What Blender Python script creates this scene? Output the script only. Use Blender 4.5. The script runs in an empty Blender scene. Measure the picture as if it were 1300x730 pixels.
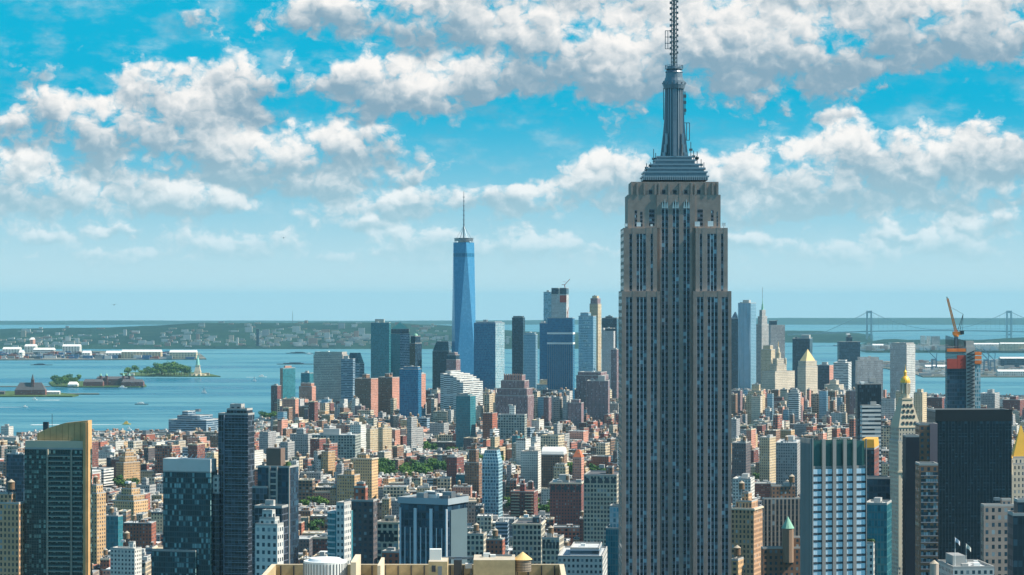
import bpy, math, random
import numpy as np
from mathutils import Vector
random.seed(7)
R = math.radians
SC = bpy.context.scene
COL = SC.collection
# ---------------------------------------------------------------- camera, sky, sun, exposure
F, CX, Y0, H, RE = 3130.0, 650.0, 382.0, 259.0, 7.4e6   # focal in photo px, eye level, eye height, earth radius (with refraction)
def X(px, d): return (px - CX) / F * d
def Z(py, d): return H - (py - Y0) / F * d
def drop(d): return d * d / (2 * RE)
cam = bpy.data.cameras.new('camera'); cam_o = bpy.data.objects.new('camera', cam); COL.objects.link(cam_o)
cam_o.location = (0, 0, H); cam_o.rotation_euler = (R(90), 0, 0)
cam.sensor_width = 36; cam.lens = 36 * F / 1300; cam.shift_y = (Y0 - 365) / 1300
cam.clip_start = 1; cam.clip_end = 200000
SC.camera = cam_o
SC.view_settings.view_transform = 'Standard'; SC.view_settings.look = 'None'
SC.view_settings.exposure = 0.74; SC.view_settings.gamma = 1
SUN_EL, SUN_AZ = 47, 94.5           # azimuth measured from the view axis towards the right
sd = Vector((math.sin(R(SUN_AZ)) * math.cos(R(SUN_EL)), math.cos(R(SUN_AZ)) * math.cos(R(SUN_EL)), math.sin(R(SUN_EL))))
sl = bpy.data.lights.new('sun', 'SUN'); sl.energy = 5.0; sl.angle = R(0.5); sl.color = (1, 0.90, 0.74)
sun = bpy.data.objects.new('sun', sl); COL.objects.link(sun); sun.rotation_euler = (-sd).to_track_quat('-Z', 'Y').to_euler()

class NT:
    """small helper for writing node trees"""
    def __init__(s, tree): s.t = tree; s.N = tree.nodes; s.L = tree.links
    def put(s, inp, v):
        if v is None: return
        if hasattr(v, 'is_output'): s.L.new(v, inp)
        else:
            try: inp.default_value = v
            except Exception: inp.default_value = tuple(v) + (1,)
    def m(s, op, a, b=None, c=None, clamp=False):
        n = s.N.new('ShaderNodeMath'); n.operation = op; n.use_clamp = clamp
        for i, q in enumerate((a, b, c)): s.put(n.inputs[i], q)
        return n.outputs[0]
    def v(s, op, a, b=None, out=0):
        n = s.N.new('ShaderNodeVectorMath'); n.operation = op
        s.put(n.inputs[0], a); s.put(n.inputs[1], b)
        return n.outputs['Value'] if op in ('DOT_PRODUCT', 'LENGTH') else n.outputs[0]
    def mix(s, f, a, b, mode='MIX'):
        n = s.N.new('ShaderNodeMix'); n.data_type = 'RGBA'; n.blend_type = mode
        s.put(n.inputs[0], f); s.put(n.inputs[6], a); s.put(n.inputs[7], b)
        return n.outputs[2]
    def ss(s, x, a, b):
        n = s.N.new('ShaderNodeMapRange'); n.interpolation_type = 'SMOOTHSTEP'
        s.put(n.inputs[0], x); s.put(n.inputs[1], a); s.put(n.inputs[2], b)
        return n.outputs[0]
    def xyz(s, a, b, c=0.0):
        n = s.N.new('ShaderNodeCombineXYZ')
        for i, q in enumerate((a, b, c)): s.put(n.inputs[i], q)
        return n.outputs[0]
    def sep(s, a):
        n = s.N.new('ShaderNodeSeparateXYZ'); s.put(n.inputs[0], a); return n.outputs
    def noise(s, vec, scale, det=4, rough=.55, dim='3D', lac=2.0, out=0):
        n = s.N.new('ShaderNodeTexNoise'); n.noise_dimensions = dim
        s.put(n.inputs['Vector'], vec); s.put(n.inputs['Scale'], scale); s.put(n.inputs['Detail'], det)
        s.put(n.inputs['Roughness'], rough); s.put(n.inputs['Lacunarity'], lac)
        return n.outputs[out]
    def wn(s, vec, out=0):
        n = s.N.new('ShaderNodeTexWhiteNoise'); s.put(n.inputs['Vector'], vec); return n.outputs[out]

world = bpy.data.worlds.new('World'); SC.world = world; world.use_nodes = True
def build_world():
    t = NT(world.node_tree); t.N.clear()
    out = t.N.new('ShaderNodeOutputWorld'); bg = t.N.new('ShaderNodeBackground'); t.L.new(bg.outputs[0], out.inputs[0])
    sky = t.N.new('ShaderNodeTexSky'); sky.sky_type = 'NISHITA'; sky.sun_disc = False
    sky.sun_elevation = R(SUN_EL); sky.sun_rotation = R(SUN_AZ); sky.altitude = 260
    sky.air_density = 1.0; sky.dust_density = 0.4; sky.ozone_density = 2.5
    d = t.N.new('ShaderNodeTexCoord').outputs['Generated']
    d = t.v('NORMALIZE', d)
    x, y, z = t.sep(d)[:3]
    U = t.m('MULTIPLY', t.m('ARCTAN2', x, y), F)              # degrees-like units: 3130 per radian
    V = t.m('MULTIPLY', t.m('ARCSINE', z), F)
    UV = t.xyz(U, V)
    # clear sky: deep cyan overhead paling towards the horizon
    clear = t.mix(t.ss(V, -20.0, 260.0), (6.1, 8.2, 8.8), (.03, 4.7, 7.2))
    up = t.ss(V, 900.0, 3800.0)
    base = t.mix(up, clear, t.mix(1.0, sky.outputs[0], (1.12, 1.16, 1.62), 'MULTIPLY'))
    # cloud banks: (photo x, photo y, half width, half height, weight)
    B = [(25,90,55,28,.7),(20,165,45,22,.6),(75,145,55,30,1),(190,115,45,40,1.15),(150,165,80,38,1),(240,150,55,45,1),(315,105,52,45,1.15),
         (290,190,100,32,1),(430,185,62,30,1.1),(360,205,90,26,1),(445,108,62,38,1.1),(540,118,70,34,1.1),(600,100,50,36,.9),(420,18,100,36,1),
         (560,25,100,44,1.1),(690,55,90,56,1.2),(770,90,80,48,1.2),(890,60,100,64,1.3),(1010,65,100,58,1.3),(1150,40,130,54,1.2),(1260,50,80,40,1),
         (1000,-5,230,40,.9),(640,-15,150,36,.9),(1250,5,120,36,.9),(0,225,60,30,1.1),(60,250,60,22,.9),(245,258,60,22,1),(190,240,40,16,.6),
         (525,255,36,17,1.1),(612,250,26,16,.9),(660,252,42,18,1.1),(775,222,48,30,1.1),(740,240,40,16,.8),(905,225,40,28,.8),(1000,225,70,36,1),
         (1100,200,80,42,1.1),(1180,215,60,34,1.1),(1260,190,62,46,1.1),(1240,245,80,22,.9),(1060,240,90,22,.8),(540,312,42,18,.9),(670,318,62,18,.9),
         (160,300,34,11,.8),(300,312,60,14,.7),(960,262,56,18,.8),(1050,318,60,14,.7),(1120,297,22,8,.8),(1205,310,50,16,.8),(400,235,44,17,.7),
         (500,222,26,12,.7),(250,30,38,18,.6),(190,215,55,18,.7),(470,285,40,12,.6),(60,305,36,10,.6),(450,325,50,10,.55),
         (930,305,50,10,.6),(1250,285,60,14,.7),(150,330,70,9,.5),(760,320,40,10,.6),(1080,120,30,12,.6),(1060,150,60,12,.5)]
    # perspective-like noise space: features shrink towards the horizon
    s = t.m('MAXIMUM', t.m('ADD', V, 150.0), 60.0)
    pu = t.m('DIVIDE', U, 112.0); pv = t.m('DIVIDE', V, 92.0)
    P = t.xyz(pu, pv)
    warp = t.v('SUBTRACT', t.noise(P, 1.7, 3, .6, out=1), (.5, .5, .5))
    wU = t.v('MULTIPLY', warp, (95.0, 60.0, 0))
    Q = t.v('ADD', UV, wU)
    Bs = Hs = None
    for (bx, by, rx, ry, w) in B:
        q = Q
        if Bs is not None:                                   # keeps the nodes in one chain, which the renderer's stack needs
            ma = t.N.new('ShaderNodeVectorMath'); ma.operation = 'MULTIPLY_ADD'
            t.put(ma.inputs[0], Bs); t.put(ma.inputs[1], (1e-9, 1e-9, 1e-9)); t.put(ma.inputs[2], Q); q = ma.outputs[0]
        k = t.v('MULTIPLY', t.v('SUBTRACT', q, (bx - CX, Y0 - by, 0)), (1 / rx / 1.05, 1 / ry / 1.05, 0))
        e = t.m('MULTIPLY', t.m('POWER', 2.718, t.m('MULTIPLY', t.v('DOT_PRODUCT', k, k), -1.0)), w)
        e2 = t.m('MULTIPLY', e, e)
        g = t.v('MULTIPLY', t.xyz(1.0, t.sep(k)[1], 1.0), t.xyz(e, e2, e2))
        Bs = g if Bs is None else t.v('ADD', Bs, g)
    Bs, Hs, Es = t.sep(Bs)[:3]
    # beyond the frame: banks of the same kind from broad noise
    side = t.ss(t.m('ABSOLUTE', U), 660.0, 800.0)
    side = t.m('MAXIMUM', side, t.ss(V, 430.0, 620.0))
    broad = t.ss(t.noise(P, .8, 4, .6), .48, .62)
    Bs = t.m('ADD', t.m('MULTIPLY', Bs, t.m('SUBTRACT', 1.0, side)), t.m('MULTIPLY', broad, side))
    band = t.m('MULTIPLY', t.ss(V, 8.0, 60.0), t.m('SUBTRACT', 1.0, t.ss(V, 150.0, 235.0)))   # rows of small far cumulus
    Bs = t.m('ADD', Bs, t.m('MULTIPLY', band, .47))
    rel = t.m('DIVIDE', Hs, t.m('ADD', Es, .06))
    def puffs(vec, det):                                     # rounded heaps: fractal cells seen from their tops
        n = t.N.new('ShaderNodeTexVoronoi'); n.voronoi_dimensions = '2D'; n.feature = 'SMOOTH_F1' if False else 'F1'
        t.put(n.inputs['Vector'], vec); t.put(n.inputs['Scale'], 2.6); t.put(n.inputs['Detail'], det); t.put(n.inputs['Roughness'], .52); t.put(n.inputs['Lacunarity'], 2.1)
        n.normalize = True
        return t.m('SUBTRACT', 1.0, n.outputs['Distance'])
    PW = t.v('ADD', P, t.v('MULTIPLY', t.v('SUBTRACT', t.noise(P, 4.0, 4, .6, out=1), (.5, .5, .5)), (.30, .30, 0)))
    lo = t.noise(P, 1.3, 3, .5)
    big1 = t.m('ADD', t.m('MULTIPLY', puffs(PW, 3.0), .55), t.m('MULTIPLY', lo, .6))
    big2 = t.m('ADD', t.m('MULTIPLY', puffs(t.v('ADD', PW, (.05, .10, 0)), 2.0), .55), t.m('MULTIPLY', t.noise(t.v('ADD', P, (.05, .10, 0)), 1.3, 3, .5), .6))
    det = t.m('SUBTRACT', t.noise(PW, 5.5, 7, .62), .5)
    fine = t.m('SUBTRACT', big1, .745)
    body = t.m('ADD', t.m('ADD', t.m('MINIMUM', Bs, 1.0), t.m('MULTIPLY', fine, 2.5)), t.m('MULTIPLY', det, .62))
    alpha = t.ss(body, .36, .82)
    veil = t.m('MULTIPLY', t.ss(t.noise(t.v('MULTIPLY', P, (1, 1.6, 1)), 1.6, 6, .62), .44, .75), .34)
    alpha = t.m('MAXIMUM', alpha, t.m('MULTIPLY', veil, t.ss(V, 10.0, 150.0)))
    thick = t.ss(body, .5, 1.9)
    lit = t.m('ADD', t.m('ADD', .50, t.m('MULTIPLY', t.m('MAXIMUM', rel, -.42), .85)), t.m('MULTIPLY', t.m('SUBTRACT', big1, big2), 2.0))
    lit = t.m('ADD', lit, t.m('MULTIPLY', det, .6))
    dark = t.m('MULTIPLY', t.m('MULTIPLY', thick, t.ss(V, 180.0, 360.0)), .10)   # the thick deck overhead shows its underside
    lit = t.ss(t.m('SUBTRACT', lit, dark), .02, 1.12)
    white = t.mix(t.ss(V, 20.0, 250.0), (9.0, 9.8, 10.1), (10.6, 10.2, 9.8))
    grey = t.mix(t.ss(V, 20.0, 250.0), (4.5, 6.9, 7.8), (2.6, 4.1, 5.2))
    cl = t.mix(lit, grey, white)
    alpha = t.m('MULTIPLY', alpha, t.ss(V, 0.0, 110.0))
    low = t.m('MULTIPLY', alpha, t.m('ADD', .70, t.m('MULTIPLY', t.ss(V, 20.0, 190.0), .28)))
    col = t.mix(low, base, cl)
    below = t.ss(V, -200.0, -40.0)
    col = t.mix(below, (3.0, 4.5, 5.0), col)
    t.L.new(col, bg.inputs[0]); bg.inputs[1].default_value = .058
    world.cycles.sampling_method = 'MANUAL'; world.cycles.sample_map_resolution = 512
build_world()
cy = SC.cycles
cy.max_bounces = 5; cy.diffuse_bounces = 2; cy.glossy_bounces = 2; cy.transmission_bounces = 2; cy.volume_bounces = 0; cy.transparent_max_bounces = 6
cy.use_denoising = True; cy.sample_clamp_indirect = 4
cy.caustics_reflective = False; cy.caustics_refractive = False

# ---------------------------------------------------------------- materials
MATS = {}
def principled(name):
    m = bpy.data.materials.new(name); m.use_nodes = True
    return m, NT(m.node_tree), m.node_tree.nodes['Principled BSDF']
def plain(name, col, rough=.8, metal=0, var=.15, scale=.08, spec=.4):
    if name in MATS: return MATS[name]
    m, t, p = principled(name)
    tc = t.N.new('ShaderNodeTexCoord').outputs['Object']
    n = t.noise(tc, scale, 6, .65)
    orand = t.N.new('ShaderNodeObjectInfo').outputs['Random']
    k = t.m('ADD', 1 - var, t.m('MULTIPLY', n, 2 * var))
    k = t.m('MULTIPLY', k, t.m('ADD', .93, t.m('MULTIPLY', orand, .14)))
    t.L.new(t.v('MULTIPLY', tuple(col), t.xyz(k, k, k)), p.inputs['Base Color'])
    p.inputs['Roughness'].default_value = rough; p.inputs['Metallic'].default_value = metal
    p.inputs['Specular IOR Level'].default_value = spec
    MATS[name] = m; return m
def facade_group():
    g = bpy.data.node_groups.new('facade_grid', 'ShaderNodeTree'); t = NT(g)
    for n, ty in (('Wall', 'Color'), ('Spandrel', 'Color'), ('Glass', 'Color'), ('Light', 'Color'), ('WF', 'Float'), ('HF', 'Float'), ('LF', 'Float'), ('Var', 'Float')):
        g.interface.new_socket(n, in_out='INPUT', socket_type='NodeSocket' + ty)
    for n, ty in (('Color', 'Color'), ('Win', 'Float'), ('Normal', 'Vector')): g.interface.new_socket(n, in_out='OUTPUT', socket_type='NodeSocket' + ty)
    I = t.N.new('NodeGroupInput').outputs; O = t.N.new('NodeGroupOutput').inputs
    tc = t.N.new('ShaderNodeTexCoord')
    u, v = t.sep(tc.outputs['UV'])[:2]
    orand = t.N.new('ShaderNodeObjectInfo').outputs['Random']
    fu, fv = t.m('FRACT', u), t.m('FRACT', v); iu, iv = t.m('FLOOR', u), t.m('FLOOR', v)
    mw = t.m('LESS_THAN', t.m('ABSOLUTE', t.m('SUBTRACT', fu, .5)), t.m('MULTIPLY', I['WF'], .5))
    mh = t.m('LESS_THAN', t.m('ABSOLUTE', t.m('SUBTRACT', fv, .5)), t.m('MULTIPLY', I['HF'], .5))
    win = t.m('MULTIPLY', mw, mh)
    cell = t.xyz(iu, iv, t.m('MULTIPLY', orand, 91.7))
    r = t.sep(t.wn(cell, 1))
    gv = t.m('MINIMUM', I['Var'], 1.0); gl = t.v('MULTIPLY', I['Glass'], t.xyz(*[t.m('ADD', 1.0, t.m('MULTIPLY', t.m('MULTIPLY', t.m('SUBTRACT', r[1], .5), 1.1), gv))] * 3))
    gl = t.mix(t.m('MULTIPLY', t.m('LESS_THAN', r[0], I['LF']), t.m('ADD', .35, t.m('MULTIPLY', r[2], .65))), gl, I['Light'])
    n1 = t.noise(tc.outputs['Object'], .045, 4, .6); n2 = t.noise(tc.outputs['Object'], .6, 4, .7)
    row = t.wn(t.xyz(iv, orand, 3.0))
    k = t.m('ADD', t.m('MULTIPLY', t.m('SUBTRACT', n1, .5), .7), t.m('MULTIPLY', t.m('SUBTRACT', n2, .5), .5))
    k = t.m('ADD', k, t.m('MULTIPLY', t.m('SUBTRACT', row, .5), .12))
    k = t.m('ADD', 1.0, t.m('ADD', k, t.m('MULTIPLY', t.m('SUBTRACT', orand, .5), .25)))
    k = t.m('MAXIMUM', t.m('ADD', 1.0, t.m('MULTIPLY', t.m('SUBTRACT', k, 1.0), I['Var'])), .2)
    kv = t.xyz(k, k, k)
    c = t.mix(mw, t.v('MULTIPLY', I['Wall'], kv), t.v('MULTIPLY', I['Spandrel'], kv))
    c = t.mix(win, c, gl)
    geo = t.N.new('ShaderNodeNewGeometry').outputs['Normal']
    tilt = t.v('MULTIPLY', t.v('SUBTRACT', t.wn(t.v('ADD', cell, (7.3, 1.1, 0)), 1), (.5, .5, .5)), t.xyz(*[t.m('MULTIPLY', win, .028)] * 3))
    t.L.new(c, O['Color']); t.L.new(win, O['Win']); t.L.new(t.v('NORMALIZE', t.v('ADD', geo, tilt)), O['Normal'])
    return g
FG = facade_group()
def facade(name, wall, glass=(.025, .05, .075), light=(.30, .38, .42), wf=.5, hf=.55, lf=.16, span=None, rough=.85, gr=.12, var=1.0, metal=0.0):
    m, t, p = principled(name)
    g = t.N.new('ShaderNodeGroup'); g.node_tree = FG
    for k, v in (('Wall', wall), ('Spandrel', span or wall), ('Glass', glass), ('Light', light)): g.inputs[k].default_value = tuple(v) + (1,)
    for k, v in (('WF', wf), ('HF', hf), ('LF', lf), ('Var', var)): g.inputs[k].default_value = v
    t.L.new(g.outputs['Color'], p.inputs['Base Color']); t.L.new(g.outputs['Normal'], p.inputs['Normal'])
    t.L.new(t.m('ADD', rough, t.m('MULTIPLY', g.outputs['Win'], gr - rough)), p.inputs['Roughness'])
    p.inputs['Metallic'].default_value = metal
    MATS[name] = m; return m
# facade kinds: name -> (bay m, floor m)
BAY = {}
def FAC(name, bay, fl, *a, **k): facade(name, *a, **k); BAY[name] = (bay, fl)
FAC('limestone_grid', 3.0, 3.7, (.32, .26, .225), wf=.45, hf=.55)
FAC('tan_brick', 3.0, 3.4, (.52, .34, .18), wf=.42, hf=.5)
FAC('cream_brick', 3.2, 3.5, (.55, .44, .29), wf=.42, hf=.52)
FAC('white_brick', 3.0, 3.3, (.62, .61, .57), wf=.45, hf=.5)
FAC('red_brick', 3.0, 3.4, (.36, .12, .075), wf=.42, hf=.5)
FAC('dark_red_brick', 3.0, 3.4, (.19, .065, .055), wf=.42, hf=.5)
FAC('brown_brick', 3.0, 3.4, (.23, .13, .085), wf=.44, hf=.52)
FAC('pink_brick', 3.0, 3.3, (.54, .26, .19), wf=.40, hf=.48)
FAC('mauve_stone', 2.6, 3.6, (.30, .19, .20), wf=.42, hf=.8, span=(.18, .10, .12))
FAC('grey_concrete', 3.0, 3.5, (.34, .34, .34), wf=.5, hf=.5)
FAC('pale_grey', 2.8, 3.5, (.50, .51, .50), wf=.5, hf=.5)
FAC('grey_green_grid', 4.5, 4.2, (.33, .36, .33), wf=.66, hf=.62)
FAC('dark_brick', 3.0, 3.4, (.10, .085, .09), wf=.45, hf=.5)
FAC('white_ribbon', 6.0, 3.7, (.62, .63, .62), wf=1.0, hf=.45, lf=.2)
FAC('blue_ribbon', 5.0, 3.8, (.24, .33, .42), glass=(.02, .06, .10), wf=1.0, hf=.55, lf=.15)
FAC('teal_glass', 1.6, 3.9, (.08, .19, .22), glass=(.02, .15, .20), light=(.05, .24, .30), wf=.84, hf=.74, lf=.3, rough=.35, span=(.04, .17, .20), var=.5)
FAC('blue_glass', 2.2, 4.0, (.05, .16, .28), glass=(.015, .12, .25), light=(.03, .19, .34), wf=.88, hf=.80, lf=.25, rough=.3, span=(.03, .14, .26), var=.5)
FAC('pale_glass', 2.0, 3.8, (.36, .47, .52), glass=(.08, .24, .32), light=(.40, .55, .62), wf=.72, hf=.70, lf=.35, rough=.4)
FAC('navy_glass', 2.4, 3.9, (.025, .05, .085), glass=(.012, .030, .055), light=(.04, .10, .16), wf=.86, hf=.72, lf=.25, rough=.3)
FAC('black_grid', 1.9, 3.9, (.022, .030, .042), glass=(.010, .018, .030), light=(.05, .10, .14), wf=.78, hf=.60, lf=.28, rough=.4, span=(.010, .018, .032), gr=.3)
FAC('mosaic_glass', 1.5, 3.3, (.02, .055, .075), glass=(.008, .035, .05), light=(.24, .44, .48), wf=.84, hf=.76, lf=.3, rough=.3)
FAC('dark_band_tower', 2.2, 3.4, (.17, .195, .24), glass=(.007, .012, .022), light=(.06, .09, .13), wf=.92, hf=.84, lf=.2, rough=.5, span=(.09, .11, .15), gr=.22)
FAC('green_glass', 1.5, 3.05, (.05, .07, .065), glass=(.006, .022, .024), light=(.26, .42, .38), wf=.82, hf=.62, lf=.30, rough=.5, span=(.012, .03, .03), gr=.25)
FAC('navy_plain', 3.0, 3.8, (.016, .018, .032), wf=0.0, hf=0.0, glass=(.01, .01, .02), rough=.6)
FAC('loft_vertical', 3.0, 4.0, (.27, .225, .19), span=(.05, .045, .045), wf=.58, hf=.72, glass=(.015, .02, .03), lf=.12)
FAC('white_vertical', 2.4, 3.8, (.58, .55, .53), span=(.16, .20, .27), wf=.45, hf=.7)
FAC('blue_vertical', 5.0, 3.8, (.50, .56, .62), glass=(.012, .035, .065), light=(.03, .09, .15), span=(.02, .05, .09), wf=.78, hf=.8, lf=.2)
FAC('beige_office', 2.7, 3.9, (.47, .42, .37), wf=.52, hf=.56, glass=(.03, .06, .10))
FAC('tower_stone', 2.6, 3.7, (.52, .46, .37), wf=.36, hf=.55)
FAC('hex_glass', 3.2, 3.6, (.30, .46, .52), glass=(.012, .07, .14), light=(.06, .20, .30), wf=.74, hf=.66, lf=.25)
FAC('wave_glass', 2.6, 3.5, (.28, .44, .55), glass=(.06, .20, .30), light=(.22, .40, .50), wf=.62, hf=.62, lf=.2, rough=.35, metal=.3, var=.5)
FAC('loft_stone', 3.4, 4.2, (.50, .45, .36), wf=.62, hf=.62, glass=(.03, .05, .07))
FAC('warm_windows', 2.6, 3.5, (.52, .31, .18), wf=.45, hf=.6, glass=(.05, .045, .05))
for n, (c, b2, f2, w2, h2) in dict(red_brick=((.33, .12, .08), 3.8, 3.9, .62, .62), brown_brick=((.24, .15, .10), 4.2, 4.0, .66, .6), tan_brick=((.50, .35, .20), 2.3, 3.2, .4, .58), cream_brick=((.58, .48, .34), 4.0, 4.1, .64, .64), grey_concrete=((.30, .30, .31), 2.2, 3.1, .5, .42), dark_red_brick=((.20, .08, .065), 2.4, 3.1, .46, .44), loft_stone=((.47, .40, .31), 2.4, 3.6, .46, .66)).items():
    FAC(n + '_alt', b2, f2, c, wf=w2, hf=h2, lf=.24, light=(.36, .40, .40))
ROOFS = {n: plain('roof_' + n, c, .9, 0, .3, .15) for n, c in dict(white=(.62, .63, .62), silver=(.42, .44, .45), grey=(.25, .26, .27), tar=(.09, .09, .10), tan=(.40, .34, .26), red=(.32, .13, .09), green=(.13, .26, .19)).items()}
M_TANK = plain('cedar_tank', (.23, .14, .08), .85, 0, .2, 1.2); M_TANKR = plain('tank_roof', (.38, .33, .26), .8, 0, .2, .6)
M_STEEL = plain('grey_steel', (.22, .25, .28), .45, .6); M_DARK = plain('dark_metal', (.05, .06, .075), .5, .3); M_WHITE = plain('white_paint', (.74, .75, .74), .6)
M_GOLD = plain('gold_leaf', (.88, .47, .07), .4, .3, .12, .3); M_COPPER = plain('copper_green', (.22, .46, .36), .7, 0, .15)
M_CONC = plain('concrete', (.38, .38, .37), .85); M_STONE = plain('limestone', (.335, .262, .228), .85, 0, .4, .3); M_CREAM = plain('cream_stone', (.56, .48, .36), .85)
M_ORANGE = plain('orange_netting', (.75, .20, .05), .8, 0, .3, .3); M_RED = plain('red_cladding', (.42, .07, .05), .8, 0, .3, .3); M_YELLOW = plain('yellow_paint', (.75, .45, .05), .6)

class MB:
    """collects faces, built as one mesh"""
    def __init__(s): s.v = []; s.f = []; s.mi = []; s.uv = []
    def face(s, pts, mi=0, uv=None):
        n = len(s.v); s.v += [tuple(p) for p in pts]; s.f.append(tuple(range(n, n + len(pts)))); s.mi.append(mi)
        s.uv += list(uv) if uv else [(p[0] * .3, p[1] * .3) for p in pts]
    def prism(s, poly, z0, z1, mi=0, top=None, bay=3.0, fl=3.5, poly2=None, bot=False):
        """walls of a polygon (counter-clockwise seen from above); uv counts bays and floors"""
        q = poly2 or poly; n = len(poly); top = mi if top is None else top
        nf = max(1, round((z1 - z0) / fl))
        for i in range(n):
            a, b, c, d = poly[i], poly[(i + 1) % n], q[(i + 1) % n], q[i]
            w = math.hypot(b[0] - a[0], b[1] - a[1]); nb = max(1, round(w / bay)); o = i * 37
            s.face([(a[0], a[1], z0), (b[0], b[1], z0), (c[0], c[1], z1), (d[0], d[1], z1)], mi, [(o, 0), (o + nb, 0), (o + nb, nf), (o, nf)])
        if top >= 0: s.face([(p[0], p[1], z1) for p in q], top)
        if bot: s.face([(p[0], p[1], z0) for p in reversed(poly)], mi)
    def box(s, x0, x1, y0, y1, z0, z1, mi=0, top=None, bay=3.0, fl=3.5, bot=False):
        s.prism([(x0, y0), (x1, y0), (x1, y1), (x0, y1)], z0, z1, mi, top, bay, fl, None, bot)
    def cyl(s, x, y, z0, z1, r0, r1=None, n=12, mi=0, bot=False, top=None):
        r1 = r0 if r1 is None else r1
        A = [(x + r0 * math.cos(2 * math.pi * i / n), y + r0 * math.sin(2 * math.pi * i / n)) for i in range(n)]
        Bq = [(x + r1 * math.cos(2 * math.pi * i / n), y + r1 * math.sin(2 * math.pi * i / n)) for i in range(n)]
        s.prism(A, z0, z1, mi, top, poly2=Bq, bot=bot)
    def bar(s, p, q, w, mi=0):
        p, q = Vector(p), Vector(q); d = (q - p)
        if d.length < 1e-6: return
        a = d.cross(Vector((0, 0, 1)));
        if a.length < 1e-4 * d.length: a = Vector((1, 0, 0))
        a = a.normalized() * w / 2; b = d.cross(a).normalized() * w / 2
        A = [p - a - b, p + a - b, p + a + b, p - a + b]; Bq = [c + d for c in A]
        for i in range(4): s.face([A[i], A[(i + 1) % 4], Bq[(i + 1) % 4], Bq[i]], mi)
        s.face(A[::-1], mi); s.face(Bq, mi)
    def build(s, name, mats, parent=None, loc=None):
        me = bpy.data.meshes.new(name); me.from_pydata(s.v, [], s.f)
        for m in (mats if isinstance(mats, (list, tuple)) else [mats]): me.materials.append(m)
        me.polygons.foreach_set('material_index', s.mi)
        u = me.uv_layers.new(name='UVMap'); u.data.foreach_set('uv', [c for p in s.uv for c in p])
        me.update()
        o = bpy.data.objects.new(name, me); COL.objects.link(o)
        if parent is not None: o.parent = parent
        if loc is not None: o.location = loc
        return o
def tag(o, label, cat, group=None):
    o['label'] = label; o['category'] = cat
    if group: o['group'] = group
    return o
def empty(name, loc, rz=0):
    o = bpy.data.objects.new(name, None); COL.objects.link(o); o.location = loc; o.rotation_euler = (0, 0, rz); o.empty_display_size = 5
    return o
def dup(o, parent=None):
    c = o.copy(); COL.objects.link(c)
    if parent is not None: c.parent = parent
    for ch in [k for k in o.children]: dup(ch, c)
    return c
def struct(o): o['kind'] = 'structure'; return o
def inset(x0, x1, y0, y1, e): return x0 + e, x1 - e, y0 + e, y1 - e
def roof_part(parent, x0, x1, y0, y1, z, roof='grey', par=1.1, wallmat=None, th=.5):
    """flat roof sheet inside a raised parapet"""
    mb = MB(); a0, a1, b0, b1 = inset(x0, x1, y0, y1, th)
    mb.face([(a0, b0, z), (a1, b0, z), (a1, b1, z), (a0, b1, z)], 0)
    O = [(x0, y0), (x1, y0), (x1, y1), (x0, y1)]; Iq = [(a0, b0), (a1, b0), (a1, b1), (a0, b1)]
    for i in range(4):
        j = (i + 1) % 4
        mb.face([(*O[i], z), (*O[j], z), (*O[j], z + par), (*O[i], z + par)], 1)
        mb.face([(*Iq[j], z), (*Iq[i], z), (*Iq[i], z + par), (*Iq[j], z + par)], 1)
        mb.face([(*O[i], z + par), (*O[j], z + par), (*Iq[j], z + par), (*Iq[i], z + par)], 1)
    return mb.build('roof', [ROOFS[roof], wallmat or M_CONC], parent)
TANKS = {}
def water_tank(parent, x, y, z, r=2.2, h=4.5):
    k = (round(r, 1), round(h, 1))
    if k not in TANKS:
        mb = MB()
        for sx in (-1, 1):
            for sy in (-1, 1): mb.bar((sx * r * .6, sy * r * .6, 0), (sx * r * .6, sy * r * .6, 3), .3, 2)
        mb.bar((-r * .6, -r * .6, .3), (r * .6, -r * .6, 2.8), .18, 2); mb.bar((-r * .6, r * .6, 2.8), (r * .6, r * .6, .3), .18, 2)
        mb.cyl(0, 0, 3, 3 + h, r, r * .96, 14, 0, True); mb.cyl(0, 0, 3 + h, 3 + h + r * .75, r * 1.06, .15, 14, 1)
        for i in range(4): mb.cyl(0, 0, 3.4 + i * h / 4, 3.52 + i * h / 4, r * 1.02, None, 14, 2)
        TANKS[k] = mb.build('water_tank', [M_TANK, M_TANKR, M_DARK], parent); o = TANKS[k]
    else: o = TANKS[k].copy(); COL.objects.link(o); o.parent = parent
    o.location = (x, y, z); return o

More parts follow.
